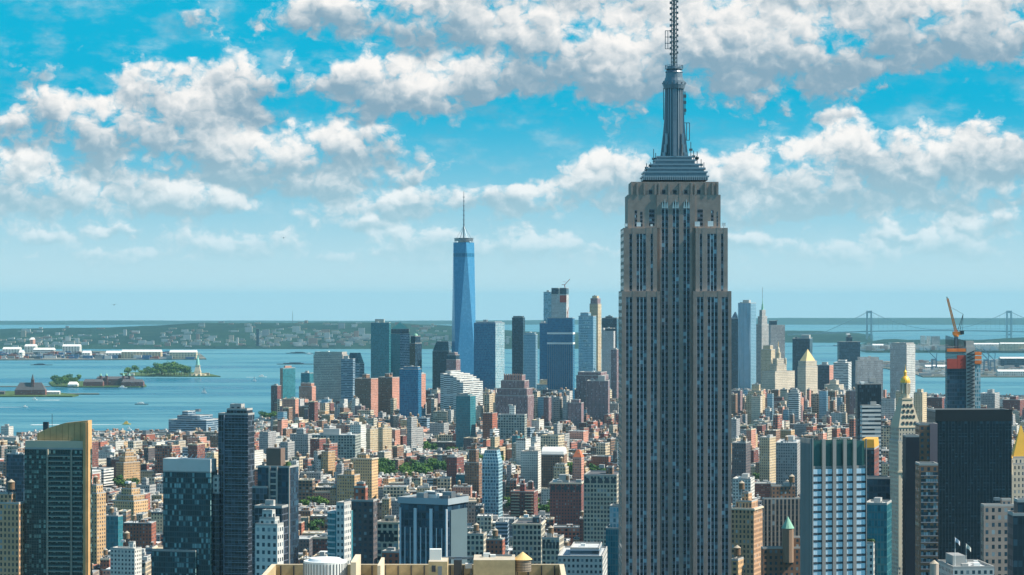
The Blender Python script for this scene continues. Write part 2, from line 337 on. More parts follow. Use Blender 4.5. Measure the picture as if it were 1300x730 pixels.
FOOT = []      # footprints of the hand-placed buildings: (x, y, radius)
SCREEN = []    # their outlines in the picture, for labels and for choosing fillers
class Tower:
    """a building from its outline in the photograph: left edge, near corner, right edge, roof line, distance, turn"""
    def __init__(s, name, label, cat, x0, xc, x1, yt, d, th=0, b=None, short=None, group=None):
        if th > 0 and math.sin(R(th)) - (x1 - CX) / F * math.cos(R(th)) < .04:   # its right side cannot be seen from here: show the left one
            th = -6; xc = x0 + (2.5 if x0 > CX else 0)
            if x0 <= CX: xc = x0; b = b or (x1 - x0) / F * d * .8
        s.d = d; q = R(th); Xc = X(xc, d); t0, t1 = (x0 - CX) / F, (x1 - CX) / F
        if th > 0:
            s.a = (Xc - t0 * d) / (math.cos(q) + t0 * math.sin(q))
            s.b = b or (t1 * d - Xc) / (math.sin(q) - t1 * math.cos(q))
            c = Vector((Xc, d, 0)) + Vector((-math.cos(q), math.sin(q), 0)) * s.a / 2 + Vector((math.sin(q), math.cos(q), 0)) * s.b / 2
        elif th < 0:
            p = -q
            s.a = (t1 * d - Xc) / (math.cos(p) - t1 * math.sin(p))
            s.b = b or (Xc - t0 * d) / (math.sin(p) + t0 * math.cos(p))
            c = Vector((Xc, d, 0)) + Vector((math.cos(p), math.sin(p), 0)) * s.a / 2 + Vector((-math.sin(p), math.cos(p), 0)) * s.b / 2
        else:
            s.a = (t1 - t0) * d; s.b = b or s.a * .8
            c = Vector(((t0 + t1) / 2 * d, d + s.b / 2, 0))
        s.z0 = -drop(d) + 2; c.z = s.z0
        s.e = empty(name, c, -q); tag(s.e, label, cat, group); s.h = Z(yt, d) - s.z0
        FOOT.append((c.x, c.y, max(s.a, s.b) * .62 + 8))
        SCREEN.append((short, x0, x1, yt, d, s.e))
    def zz(s, y): return Z(y, s.d) - s.z0            # photo row -> height above the base
    def lx(s, f): return f * s.a / 2
    def blk(s, style, z0, z1, fx=(-1, 1), fy=(-1, 1), roof='grey', name='wall', par=1.1, sty2=None):
        bay, fl = BAY.get(style, (3, 3.5)); x0, x1, y0, y1 = fx[0] * s.a / 2, fx[1] * s.a / 2, fy[0] * s.b / 2, fy[1] * s.b / 2
        mb = MB(); mats = [MATS[style]]
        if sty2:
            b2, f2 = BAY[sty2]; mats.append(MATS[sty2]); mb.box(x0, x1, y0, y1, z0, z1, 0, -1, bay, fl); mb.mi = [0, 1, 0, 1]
        else: mb.box(x0, x1, y0, y1, z0, z1, 0, -1, bay, fl)
        o = mb.build(name, mats, s.e)
        if roof: roof_part(o if name != 'wall' else s.e, x0, x1, y0, y1, z1, roof, par)
        return o
    def clutter(s, z, n=3, fx=(-.8, .8), fy=(-.8, .8), tank=False, big=True):
        rs = random.Random(int(s.a * 100 + s.d))
        if big:
            w, dp = s.a * rs.uniform(.14, .25), s.b * rs.uniform(.14, .25); cx, cy = s.a * rs.uniform(-.2, .2), s.b * rs.uniform(-.1, .25); hh = min(9, .25 * s.a)
            mb = MB(); mb.box(cx - w, cx + w, cy - dp, cy + dp, z, z + hh, 0, 1); mb.build('bulkhead', [MATS[rs.choice(['grey_concrete', 'pale_grey', 'brown_brick'])] if False else M_CONC, ROOFS['grey']], s.e)
        for i in range(n):
            w = min(3.5, s.a * .07) * rs.uniform(.7, 1.3); cx, cy = rs.uniform(*fx) * s.a / 2, rs.uniform(*fy) * s.b / 2
            mb = MB(); mb.box(cx - w, cx + w, cy - w, cy + w, z, z + w * rs.uniform(.8, 1.6), 0, 0); mb.build('vent_unit', [rs.choice([M_WHITE, M_STEEL, M_CONC])], s.e)
        if tank: water_tank(s.e, s.a * rs.uniform(-.3, .3), s.b * rs.uniform(-.35, -.1), z)
def bld(name, label, cat, short, x0, xc, x1, yt, d, th, style, roof='grey', b=None, tiers=(), tank=False, n=3, big=True, sty2=None, group=None):
    t = Tower(name, label, cat, x0, xc, x1, yt, d, th, b, short, group)
    t.blk(style, 0, t.h, roof=roof, sty2=sty2)
    z = t.h
    for (a0, a1, b0, b1, yy, *st) in tiers:
        z1 = t.zz(yy); t.blk(st[0] if st else style, z + .003, z1, (a0, a1), (b0, b1), roof, 'setback'); z = z1
    if n or big or tank:
        t.clutter(z, n if not tiers else 1, big=big and not tiers, tank=tank, fx=(-.3, .3) if tiers else (-.8, .8), fy=(-.3, .3) if tiers else (-.8, .8))
    return t
# ---------------------------------------------------------------- ground, water, far shores
def ground_d(py):
    k = (py - Y0) / F; q = k * k - 2 * H / RE
    return RE * (k - math.sqrt(max(q, 0)))
def water_mat():
    m, t, p = principled('harbour_water')
    g = t.N.new('ShaderNodeNewGeometry').outputs['Position']
    a = t.noise(t.v('MULTIPLY', g, (.00042, .0024, 0)), 1.0, 6, .6); b = t.noise(t.v('MULTIPLY', g, (.004, .02, 0)), 1.0, 5, .65)
    k = t.ss(t.m('ADD', t.m('MULTIPLY', a, .75), t.m('MULTIPLY', b, .35)), .44, .6)
    t.L.new(t.mix(k, (.010, .085, .150), (.080, .215, .265)), p.inputs['Base Color'])
    t.L.new(t.m('ADD', .22, t.m('MULTIPLY', k, .35)), p.inputs['Roughness'])
    p.inputs['IOR'].default_value = 1.33
    t.L.new(t.m('ADD', .12, t.m('MULTIPLY', k, .50)), p.inputs['Specular IOR Level'])
    w = t.noise(t.v('MULTIPLY', g, (.02, .05, 0)), 1.0, 3, .6)
    bp = t.N.new('ShaderNodeBump'); bp.inputs['Strength'].default_value = .35; bp.inputs['Distance'].default_value = 1.5
    t.L.new(w, bp.inputs['Height']); t.L.new(bp.outputs[0], p.inputs['Normal'])
    return m
def disc(name, rmax, mat, dz=0.0):
    rings = [0] + [rmax * (i / 40) ** 2 for i in range(3, 41)]; n = 144; V, Fc = [], []
    for r in rings[1:]:
        for i in range(n): V.append((r * math.sin(2 * math.pi * i / n), r * math.cos(2 * math.pi * i / n), -drop(r) + dz))
    V.append((0, 0, dz)); c = len(V) - 1
    for i in range(n): Fc.append((c, (i + 1) % n, i))
    for k in range(len(rings) - 2):
        for i in range(n): Fc.append((k * n + i, k * n + (i + 1) % n, (k + 1) * n + (i + 1) % n, (k + 1) * n + i))
    me = bpy.data.meshes.new(name); me.from_pydata(V, [], Fc); me.materials.append(mat); me.flip_normals() if False else None
    me.polygons.foreach_set('use_smooth', [True] * len(Fc)); me.update()
    o = bpy.data.objects.new(name, me); COL.objects.link(o); return struct(o)
water = disc('harbour_water', 66000, water_mat())
def land_mat(name, c1, c2, c3, scale=.004, lo=.42, hi=.6):
    m, t, p = principled(name)
    g = t.N.new('ShaderNodeNewGeometry').outputs['Position']
    a = t.noise(g, scale, 6, .65); b = t.noise(g, scale * 6, 4, .7)
    c = t.mix(t.ss(a, lo, hi), c1, c2); c = t.mix(t.ss(b, .56, .66), c, c3)
    t.L.new(c, p.inputs['Base Color']); p.inputs['Roughness'].default_value = .95; p.inputs['Specular IOR Level'].default_value = .1
    MATS[name] = m; return m
M_CITY = land_mat('asphalt', (.05, .05, .055), (.075, .075, .078), (.10, .10, .095), .01)
M_WOOD = land_mat('wooded_land', (.006, .028, .026), (.014, .045, .034), (.03, .06, .045), .0016)
M_PORT = land_mat('port_land', (.10, .11, .10), (.20, .19, .17), (.05, .08, .04), .003)
M_LAWN = land_mat('lawn', (.05, .095, .03), (.07, .12, .04), (.20, .19, .14), .01)
def land(name, rows, h, mat, nx=10):
    mb = MB(); P = []
    R2 = []
    for (a, b) in zip(rows[:-1], rows[1:]):
        n = max(1, int((b[0] - a[0]) / 400))
        for i in range(n):
            f = i / n; R2.append(tuple(a[k] + (b[k] - a[k]) * f for k in range(3)))
    R2.append(rows[-1])
    for (d, l, r) in R2: P.append([(X(l + (r - l) * i / nx, d), d, -drop(d) + h) for i in range(nx + 1)])
    for p, q in zip(P[:-1], P[1:]):
        for i in range(nx): mb.face([p[i], p[i + 1], q[i + 1], q[i]])
    low = lambda p: (p[0], p[1], p[2] - h - 1)
    edge = P[0] + [p[-1] for p in P[1:]] + P[-1][::-1][1:] + [p[0] for p in P[::-1][1:]]
    for a, b in zip(edge[:-1], edge[1:]): mb.face([low(a), low(b), b, a])
    return struct(mb.build(name, mat))
def hills(name, x0, x1, d0, d1, hf, mat, nx=60, nd=14):
    V, Fc = [], []
    for j in range(nd + 1):
        d = d0 + (d1 - d0) * j / nd
        for i in range(nx + 1):
            x = x0 + (x1 - x0) * i / nx; V.append((X(x, d), d, -drop(d) + hf(x, d)))
    for j in range(nd):
        for i in range(nx): k = j * (nx + 1) + i; Fc.append((k, k + 1, k + nx + 2, k + nx + 1))
    me = bpy.data.meshes.new(name); me.from_pydata(V, [], Fc); me.materials.append(mat)
    me.polygons.foreach_set('use_smooth', [True] * len(Fc)); me.update()
    o = bpy.data.objects.new(name, me); COL.objects.link(o); return struct(o)
def interp(tab, x): return float(np.interp(x, [t[0] for t in tab], [t[1] for t in tab]))
def wob(x, d, s): return math.sin(x * .031 * s + d * .0007) * .5 + math.sin(x * .077 * s + 1.3 - d * .0011) * .3 + math.sin(x * .19 * s + d * .002) * .2
MAN = [(300, -900, 2200), (1500, -900, 2200), (4450, -700, 2000), (4620, -220, 2000), (4700, 0, 2000), (4800, 235, 2000), (5100, 305, 2000), (5500, 340, 1900), (5800, 352, 1800), (6300, 400, 1600), (6500, 430, 1400), (6800, 470, 1040), (7300, 560, 960)]
land('city_ground', MAN, 2.0, M_CITY, 14)
RID = [(-900, 40), (-300, 55), (0, 82), (100, 90), (190, 108), (250, 124), (380, 131), (480, 128), (560, 114), (620, 86), (680, 50), (760, 25), (860, 8), (930, -6)]
hills('wooded_hills', -900, 930, 13900, 21500, lambda x, d: -2 + (interp(RID, x) + 5 * wob(x, d, 1)) * math.sin(min(1, max(0, (d - 13900) / 3600)) * math.pi / 2) ** .8 * (1 if d < 17500 else 1 - .5 * ((d - 17500) / 4000)) , M_WOOD, 120, 20)
hills('far_shore', -900, 2200, 36000, 44000, lambda x, d: -3 + interp([(-900, 38), (600, 42), (800, 60), (1000, 92), (1300, 84), (2200, 70)], x) * min(1, max(0, (d - 36000) / 1500)) + 6 * wob(x, d, .4), M_WOOD, 80, 8)
hills('narrows_shore', 940, 1108, 16300, 19500, lambda x, d: -2 + 54 * max(0, min(1, (d - 16300) / 900)) * interp([(940, .5), (1000, .95), (1040, .9), (1090, .6), (1108, .3)], x) + 3 * wob(x, d, 2), M_WOOD, 40, 8)
hills('harbour_shore', 1092, 2000, 12800, 15600, lambda x, d: -2 + 50 * max(0, min(1, (d - 12800) / 1500)) * interp([(1092, .1), (1100, .3), (1116, .75), (1300, 1), (2000, 1)], x) * (.8 + .2 * wob(x, d, 1)), M_WOOD, 60, 10)
land('dock_land', [(8500, 1172, 1900), (9000, 1158, 1900), (10200, 1092, 1900), (10700, 1160, 1900)], 3, M_PORT)
land('container_port', [(11100, -700, 10), (11250, -700, 262), (12300, -700, 255), (13200, -700, 120)], 4, M_PORT)
land('monument_island', [(8560, 236, 280), (8640, 160, 276), (8900, 152, 264), (9050, 170, 250)], 3, M_LAWN)
land('hospital_island', [(7480, 96, 176), (7560, 66, 186), (7900, 62, 182), (8000, 66, 140)], 3, M_LAWN)
land('terminal_shore', [(6720, -300, 92), (6800, -300, 100), (7100, -300, 60)], 3, M_LAWN)
land('pier', [(6900, 60, 126), (6940, 60, 126)], 2.4, M_PORT, 4)
land('causeway', [(7520, -300, 64), (7545, -300, 64)], 2.6, M_PORT, 4)

# haze: even, pale, everything inside it, sky outside
def haze_box():
    mb = MB(); s = 69000; mb.box(-s, s, -s, s, -345, 472, 0, 0, bot=True)
    m = bpy.data.materials.new('haze'); m.use_nodes = True; n = m.node_tree.nodes; n.clear()
    o = n.new('ShaderNodeOutputMaterial'); v = n.new('ShaderNodeVolumePrincipled')
    v.inputs['Color'].default_value = (.35, .76, .97, 1); v.inputs['Density'].default_value = HAZE; v.inputs['Anisotropy'].default_value = .0
    m.node_tree.links.new(v.outputs[0], o.inputs['Volume'])
    m.cycles.homogeneous_volume = True
    h = mb.build('haze', m); h['kind'] = 'stuff'; return h
HAZE = 1.6e-5
haze_box()

# ---------------------------------------------------------------- the tall limestone skyscraper
FAC('skyscraper_windows', 1.5, 3.7, (.16, .16, .18), glass=(.006, .011, .022), light=(.34, .46, .52), wf=.98, hf=.54, lf=.13, span=(.12, .12, .145), rough=.6, gr=.2, var=.6)
def window_column(parent, x0, x1, y, z0, z1, n, name='window_column', axis='x', metal=None):
    """a sunk strip of windows and spandrels with bright mullions between them"""
    mb = MB(); nf = max(1, round((z1 - z0) / 3.68)); o = int(x0 * 13) % 500 + 500
    P = (lambda x, q, z: (x, q, z)) if axis == 'x' else (lambda x, q, z: (q, -x, z))
    mb.face([P(x0, y, z0), P(x1, y, z0), P(x1, y, z1), P(x0, y, z1)], 0, [(o, 0), (o + n, 0), (o + n, nf), (o, nf)])
    for i in range(n + 1):
        xx = x0 + (x1 - x0) * i / n; w = .2 if 0 < i < n else .13
        a = [(xx - w, y - .28), (xx + w, y - .28), (xx + w, y - .002), (xx - w, y - .002)]
        if axis == 'x': mb.prism(a, z0, z1, 1)
    return mb.build(name, [MATS['skyscraper_windows'], metal or M_MULL], parent)
M_MULL = plain('window_mullion', (.56, .57, .60), .45, .2)
def skyscraper():
    d = 1323; k = d / F; k2 = (d + 20.5) / F
    e = empty('skyscraper', (X(859, d), d + 20.5, 0))
    tag(e, 'tall grey limestone skyscraper with tapering metal mast and antenna, towering over the city', 'skyscraper')
    FOOT.append((X(859, d), d + 20, 45)); SCREEN.append(('limestone skyscraper', 784, 929, 85, d, e))
    L = lambda p: (p - 859) * k; zf = lambda y: H - (y - Y0) * k; zm = lambda y: H - (y - Y0) * k2; M = lambda p: (p - 855.8) * k2
    yf = -20.5
    def wing(p0, p1, ytop, zb, yfront, strips, name, sidey=20):
        z1 = zf(ytop); mb = MB(); x0, x1 = L(p0), L(p1)
        c = MB(); c.box(x0 + .002, x1 - .002, yfront + .5, sidey, zb, z1 - .01, 0, 1, 3.2, 3.68); c.build(name, [MATS['limestone_grid'], ROOFS['silver']], e)
        edges = [x0] + [q for s in strips for q in (L(s[0]), L(s[1]))] + [x1]
        zt = z1 - 3.2
        for i in range(0, len(edges), 2): mb.box(edges[i], edges[i + 1], yfront, yfront + .497, zb, z1, 0, 0)
        for s in strips: mb.box(L(s[0]) + .002, L(s[1]) - .002, yfront + .04, yfront + .497, zt, z1 - .3, 0, 0)
        mb.build('pier_facing', [M_STONE], e)
        for s in strips: window_column(e, L(s[0]), L(s[1]), yfront + .45, zb, zt, s[2])
    lw = [(794.4, 803, 2), (807.8, 821.2, 3), (825.8, 834.2, 2)]; rw = [(884.6, 893.2, 2), (898, 911.4, 3), (916, 924.6, 2)]
    wing(789.4, 838, 369.5, 0, yf, lw, 'lower_wing'); wing(880, 928.6, 369.5, 0, yf, rw, 'lower_wing')
    lu = [(799, 803, 1), (808, 820.5, 3), (826, 829.4, 1)]; ru = [(888.6, 892, 1), (898, 910.5, 3), (915.6, 919, 1)]
    wing(792, 834.4, 289, zf(369.5), yf + 2.2, lu, 'upper_wing'); wing(883.6, 924.4, 289, zf(369.5), yf + 2.2, ru, 'upper_wing')
    # centre bay, sunk between the wings, rising into the crown block
    cs = [(840.6, 849.2, 2), (854.4, 863, 2), (868.2, 876.8, 2)]
    yc = yf + 5.4
    def centre(p0, p1, zb, z1, zt, strips):
        mb = MB(); edges = [L(p0)] + [q for s in strips for q in (L(s[0]), L(s[1]))] + [L(p1)]
        for i in range(0, len(edges), 2): mb.box(edges[i], edges[i + 1], yc, yc + .5, zb, z1)
        for s in strips:
            mb.box(L(s[0]) + .002, L(s[1]) - .002, yc + .05, yc + .5, zt, z1 - .2)
            window_column(e, L(s[0]), L(s[1]), yc + .46, zb, zt, s[2])
        mb.build('pier_facing', [M_STONE], e)
    centre(838, 880, 0, zf(289), zf(289), cs)
    c = MB(); c.box(L(834.4), L(883.6), yc + .503, 20, 0, zf(289) - .01, 0, 0); c.build('core', [M_STONE], e)
    centre(834.4, 883.6, zf(289) + .002, zf(246.6), zf(256), cs)
    # crown block with shoulder windows and three bright fan heads
    c = MB(); c.box(L(797.6), L(916), yc + .506, 18, zf(289), zf(246.6), 0, 0); c.box(L(802), L(913.4), yc + 1.2, 17, zf(246.6), zf(230), 0, 0)
    for p in [803, 810, 819, 833, 838, 850.5, 864.5, 879, 884, 897, 906, 912]: c.box(L(p) - .55, L(p) + .55, yc + .3, yc + 1.2, zf(246.6), zf(231 + (p % 3)), 0, 0)
    c.build('crown_block', [M_STONE], e)
    for p0, p1, ya, yb in [(806.5, 809.5, 266, 288), (813.5, 816.5, 268, 288), (825, 831.8, 265, 287), (886.5, 893.3, 265, 287), (904, 907, 266, 287), (911, 912.6, 268, 287)]:
        c = MB(); c.face([(L(p0), yc + .49, zf(yb)), (L(p1), yc + .49, zf(yb)), (L(p1), yc + .49, zf(ya)), (L(p0), yc + .49, zf(ya))], 0, [(0, 0), (2, 0), (2, 4), (0, 4)]); c.build('shoulder_window', [MATS['skyscraper_windows']], e)
    for p in (827, 843.7, 857.8, 871.8, 888.4): c = MB(); c.face([(L(p) - .9, yc + 1.18, zf(246)), (L(p) + .9, yc + 1.18, zf(246)), (L(p) + .9, yc + 1.18, zf(240)), (L(p) - .9, yc + 1.18, zf(240))], 0, [(.1, .1), (.9, .1), (.9, .9), (.1, .9)]); c.build('attic_window', [MATS['skyscraper_windows']], e)
    for s in cs:
        m = (L(s[0]) + L(s[1])) / 2; w = (L(s[1]) - L(s[0])) / 2; f = MB()
        for q, hh in ((-.66, 3.6), (0, 4.8), (.66, 3.6)): f.prism([(m + (q - .3) * w, yc - .25), (m + (q + .3) * w, yc - .25), (m + (q + .3) * w, yc - .003), (m + (q - .3) * w, yc - .003)], zf(264), zf(264) + hh, 0, 0, poly2=[(m + (q - .08) * w, yc - .25), (m + (q + .08) * w, yc - .25), (m + (q + .08) * w, yc - .003), (m + (q - .08) * w, yc - .003)])
        f.build('fan_ornament', [plain('bright_metal', (.55, .55, .54), .35, .6)], e)
    # dishes and aerials on the setbacks
    rs = random.Random(3)
    for side in (0, 1):
        for i in range(5):
            p = (795 + i * 8.2) if side == 0 else (886 + i * 8.4); m = MB(); r = rs.uniform(.6, 1.5); zz = zf(289)
            m.bar((0, 0, 0), (0, 0, r + .8), .25, 1); 
            if i % 2 == 0: m.prism([(math.cos(a) * r, -.2 + .0 * a) for a in (0, 1)] and [(-r, -.4), (r, -.4), (r * .6, 0), (-r * .6, 0)], .8, .8 + 1.9 * r, 0, 0)
            else: m.bar((0, 0, 0), (0, 0, rs.uniform(3, 6)), .22, 1)
            m.build('dish_antenna', [M_WHITE, M_STEEL], e, (L(p), yf + 4.2, zz))
    # stepped metal base of the mast
    m_mast = plain('mast_metal', (.17, .215, .26), .36, .4, .3, .5)
    b = MB(); steps = [(815, 896.5, 230, 225), (817, 895, 225, 219.5), (820.5, 891, 219.5, 214.5), (826, 886, 214.5, 209.5), (831, 881, 209.5, 204), (834.5, 877.5, 204, 199.5)]
    for i, (p0, p1, ya, yb) in enumerate(steps):
        w = (M(p1) - M(p0)) / 2; q = w * .72; b.box(-w, w, -q, q, zm(ya), zm(yb) - .5, 0, 0); b.box(-w - .6, w + .6, -q - .6, q + .6, zm(yb) - .497, zm(yb) + .25, 1, 1, bot=True)
    b.build('mast_base', [m_mast, plain('pale_rib', (.30, .36, .41), .35, .4)], e)
    b = MB()
    for i in range(30): x = M(816) + (M(895.5) - M(816)) * i / 29; b.bar((x, -14.6, zm(230)), (x, -14.6, zm(225)), .3); b.bar((x, -14.6, zm(226.5)), (x + .9, -14.6, zm(226.5)), .2)
    b.build('deck_railing', [plain('railing_white', (.5, .53, .56), .5, .3)], e)
    # shaft with winged buttresses
    s = MB(); prof = [(199.5, 17.5), (171, 14.2), (154, 12.6), (113, 11.6)]
    r0 = 5.5
    for (ya, wa), (yb, wb) in zip(prof[:-1], prof[1:]):
        for sx, sy in ((1, 0), (-1, 0), (0, 1), (0, -1)):
            wa2, wb2 = wa * k2 * 1.0, wb * k2 * 1.0; t2 = 2.1 if sx else .9
            P = lambda w: [(-t2, -w), (t2, -w), (t2, 0), (-t2, 0)] if sy == -1 else [(-t2, 0), (t2, 0), (t2, w), (-t2, w)] if sy == 1 else [(0, -t2), (w, -t2), (w, t2), (0, t2)] if sx == 1 else [(-w, -t2), (0, -t2), (0, t2), (-w, t2)]
            s.prism(P(wa2), zm(ya), zm(yb), 0, 0, poly2=P(wb2))
    s.build('mast_wing', [m_mast], e)
    s = MB()
    for i in range(20):
        a = i * math.pi / 10 + .16; s.bar((math.cos(a) * 4.75, math.sin(a) * 4.75, zm(199.5)), (math.cos(a) * 4.6, math.sin(a) * 4.6, zm(110)), .5, 1)
    s.cyl(0, 0, zm(199.5), zm(110), 4.6, 4.4, 20, 0); s.build('mast_shaft', [m_mast, MATS['pale_rib']], e)
    s = MB(); s.cyl(0, 0, zm(113), zm(108), 5.6, 6.2, 20, 0, True); s.cyl(0, 0, zm(108), zm(103), 6.3, 6.1, 20, 0); s.cyl(0, 0, zm(103), zm(99), 5.4, 5.0, 20, 0); s.cyl(0, 0, zm(99), zm(92), 4.7, 4.5, 20, 0); s.cyl(0, 0, zm(92), zm(88), 4.9, 3.9, 20, 0); s.cyl(0, 0, zm(88), zm(84), 3.9, 3.6, 20, 0)
    s.cyl(0, 0, zm(88), zm(87.4), 4.9, 4.9, 20, 0, True)
    for i in range(20): a = i * math.pi / 10; s.bar((math.cos(a) * 4.8, math.sin(a) * 4.8, zm(87.4)), (math.cos(a) * 4.8, math.sin(a) * 4.8, zm(83)), .16); a2 = a + math.pi / 10; s.bar((math.cos(a) * 4.8, math.sin(a) * 4.8, zm(83)), (math.cos(a2) * 4.8, math.sin(a2) * 4.8, zm(83)), .18)
    for i in range(14): a = i * math.pi / 7; s.bar((math.cos(a) * 6, math.sin(a) * 6, zm(108)), (math.cos(a) * 6.6, math.sin(a) * 6.6, zm(105)), .35)
    s.build('mast_dome', [m_mast], e)
    # stepped corner fins round the foot of the mast
    for sx in (-1, 1):
        for sy in (-1, 1):
            m = MB()
            for q, (r_, ya, yb) in enumerate(((7.6, 204, 194), (6.6, 194.2, 184), (5.8, 184.2, 170))): m.box(sx * r_ * .78 - .7, sx * r_ * .78 + .7, sy * r_ * .6 - .7, sy * r_ * .6 + .7, zm(ya), zm(yb), 0, 0)
            m.build('corner_fin', [MATS['pale_rib']], e)
    # lattice antenna
    s = MB(); zb, zt, w = zm(84), zm(-52), 1.5; n = 26
    for i in range(n):
        za, zc = zb + (zt - zb) * i / n, zb + (zt - zb) * (i + 1) / n; w2 = w * (1 - .35 * i / n); cs4 = [(-w2, -w2), (w2, -w2), (w2, w2), (-w2, w2)]
        for j in range(4):
            a, c4 = cs4[j], cs4[(j + 1) % 4]; s.bar((*a, za), (*a, zc), .3); s.bar((*a, za), (*c4, zc), .17); s.bar((*a, zc), (*c4, zc), .2)
    s.cyl(0, 0, zb, zt, .75, .5, 8)
    for i in range(16):
        zz = zb + 6 + i * 3.1; s.box(-w - .9, -w + .1, -.7, .7, zz, zz + 1.3, 0, 0, bot=True); s.box(w - .1, w + .8, -.6, .6, zz + .8, zz + 2.0, 0, 0, bot=True)
    s.build('antenna', [plain('antenna_grey', (.13, .17, .19), .5, .4)], e)
    s = MB(); xx = -4.6
    for x in (-4.8, -3.4): s.bar((x, 0, zm(62)), (x, 0, zm(39)), .35)
    for yy in (62, 55, 47, 39): s.bar((-4.8, 0, zm(yy)), (-1, 0, zm(yy)), .3)
    s.bar((6.8, 0, zm(178)), (6.8, 0, zm(156)), .4); s.bar((8.4, 0, zm(178)), (8.4, 0, zm(156)), .4); s.bar((4, 0, zm(178)), (8.4, 0, zm(178)), .35); s.bar((4, 0, zm(156)), (8.4, 0, zm(156)), .35)
    s.bar((-5.8, 0, zm(152)), (-5.8, 0, zm(112)), .4); s.bar((5.9, 0, zm(146)), (5.9, 0, zm(116)), .5); 
    for yy in (120, 128, 138): s.box(5.0, 6.6, -.6, .6, zm(yy + 4), zm(yy), 0, 0, bot=True)
    for i, (p, ya, yb) in enumerate([(829, 214, 190), (831.5, 210, 195), (876, 200, 181), (879.5, 206, 192), (884, 209, 193), (889, 216, 203), (820, 219, 208), (825, 214, 207), (892.5, 222, 207), (883, 205, 199)]):
        s.bar((M(p), -6, zm(ya)), (M(p), -6, zm(yb)), .38); s.box(M(p) - .9, M(p) + .9, -6.5, -5.5, zm((ya + yb) / 2 + 2), zm((ya + yb) / 2 - 1), 0, 0, bot=True)
    s.build('broadcast_aerial', [MATS['antenna_grey']], e)
skyscraper()
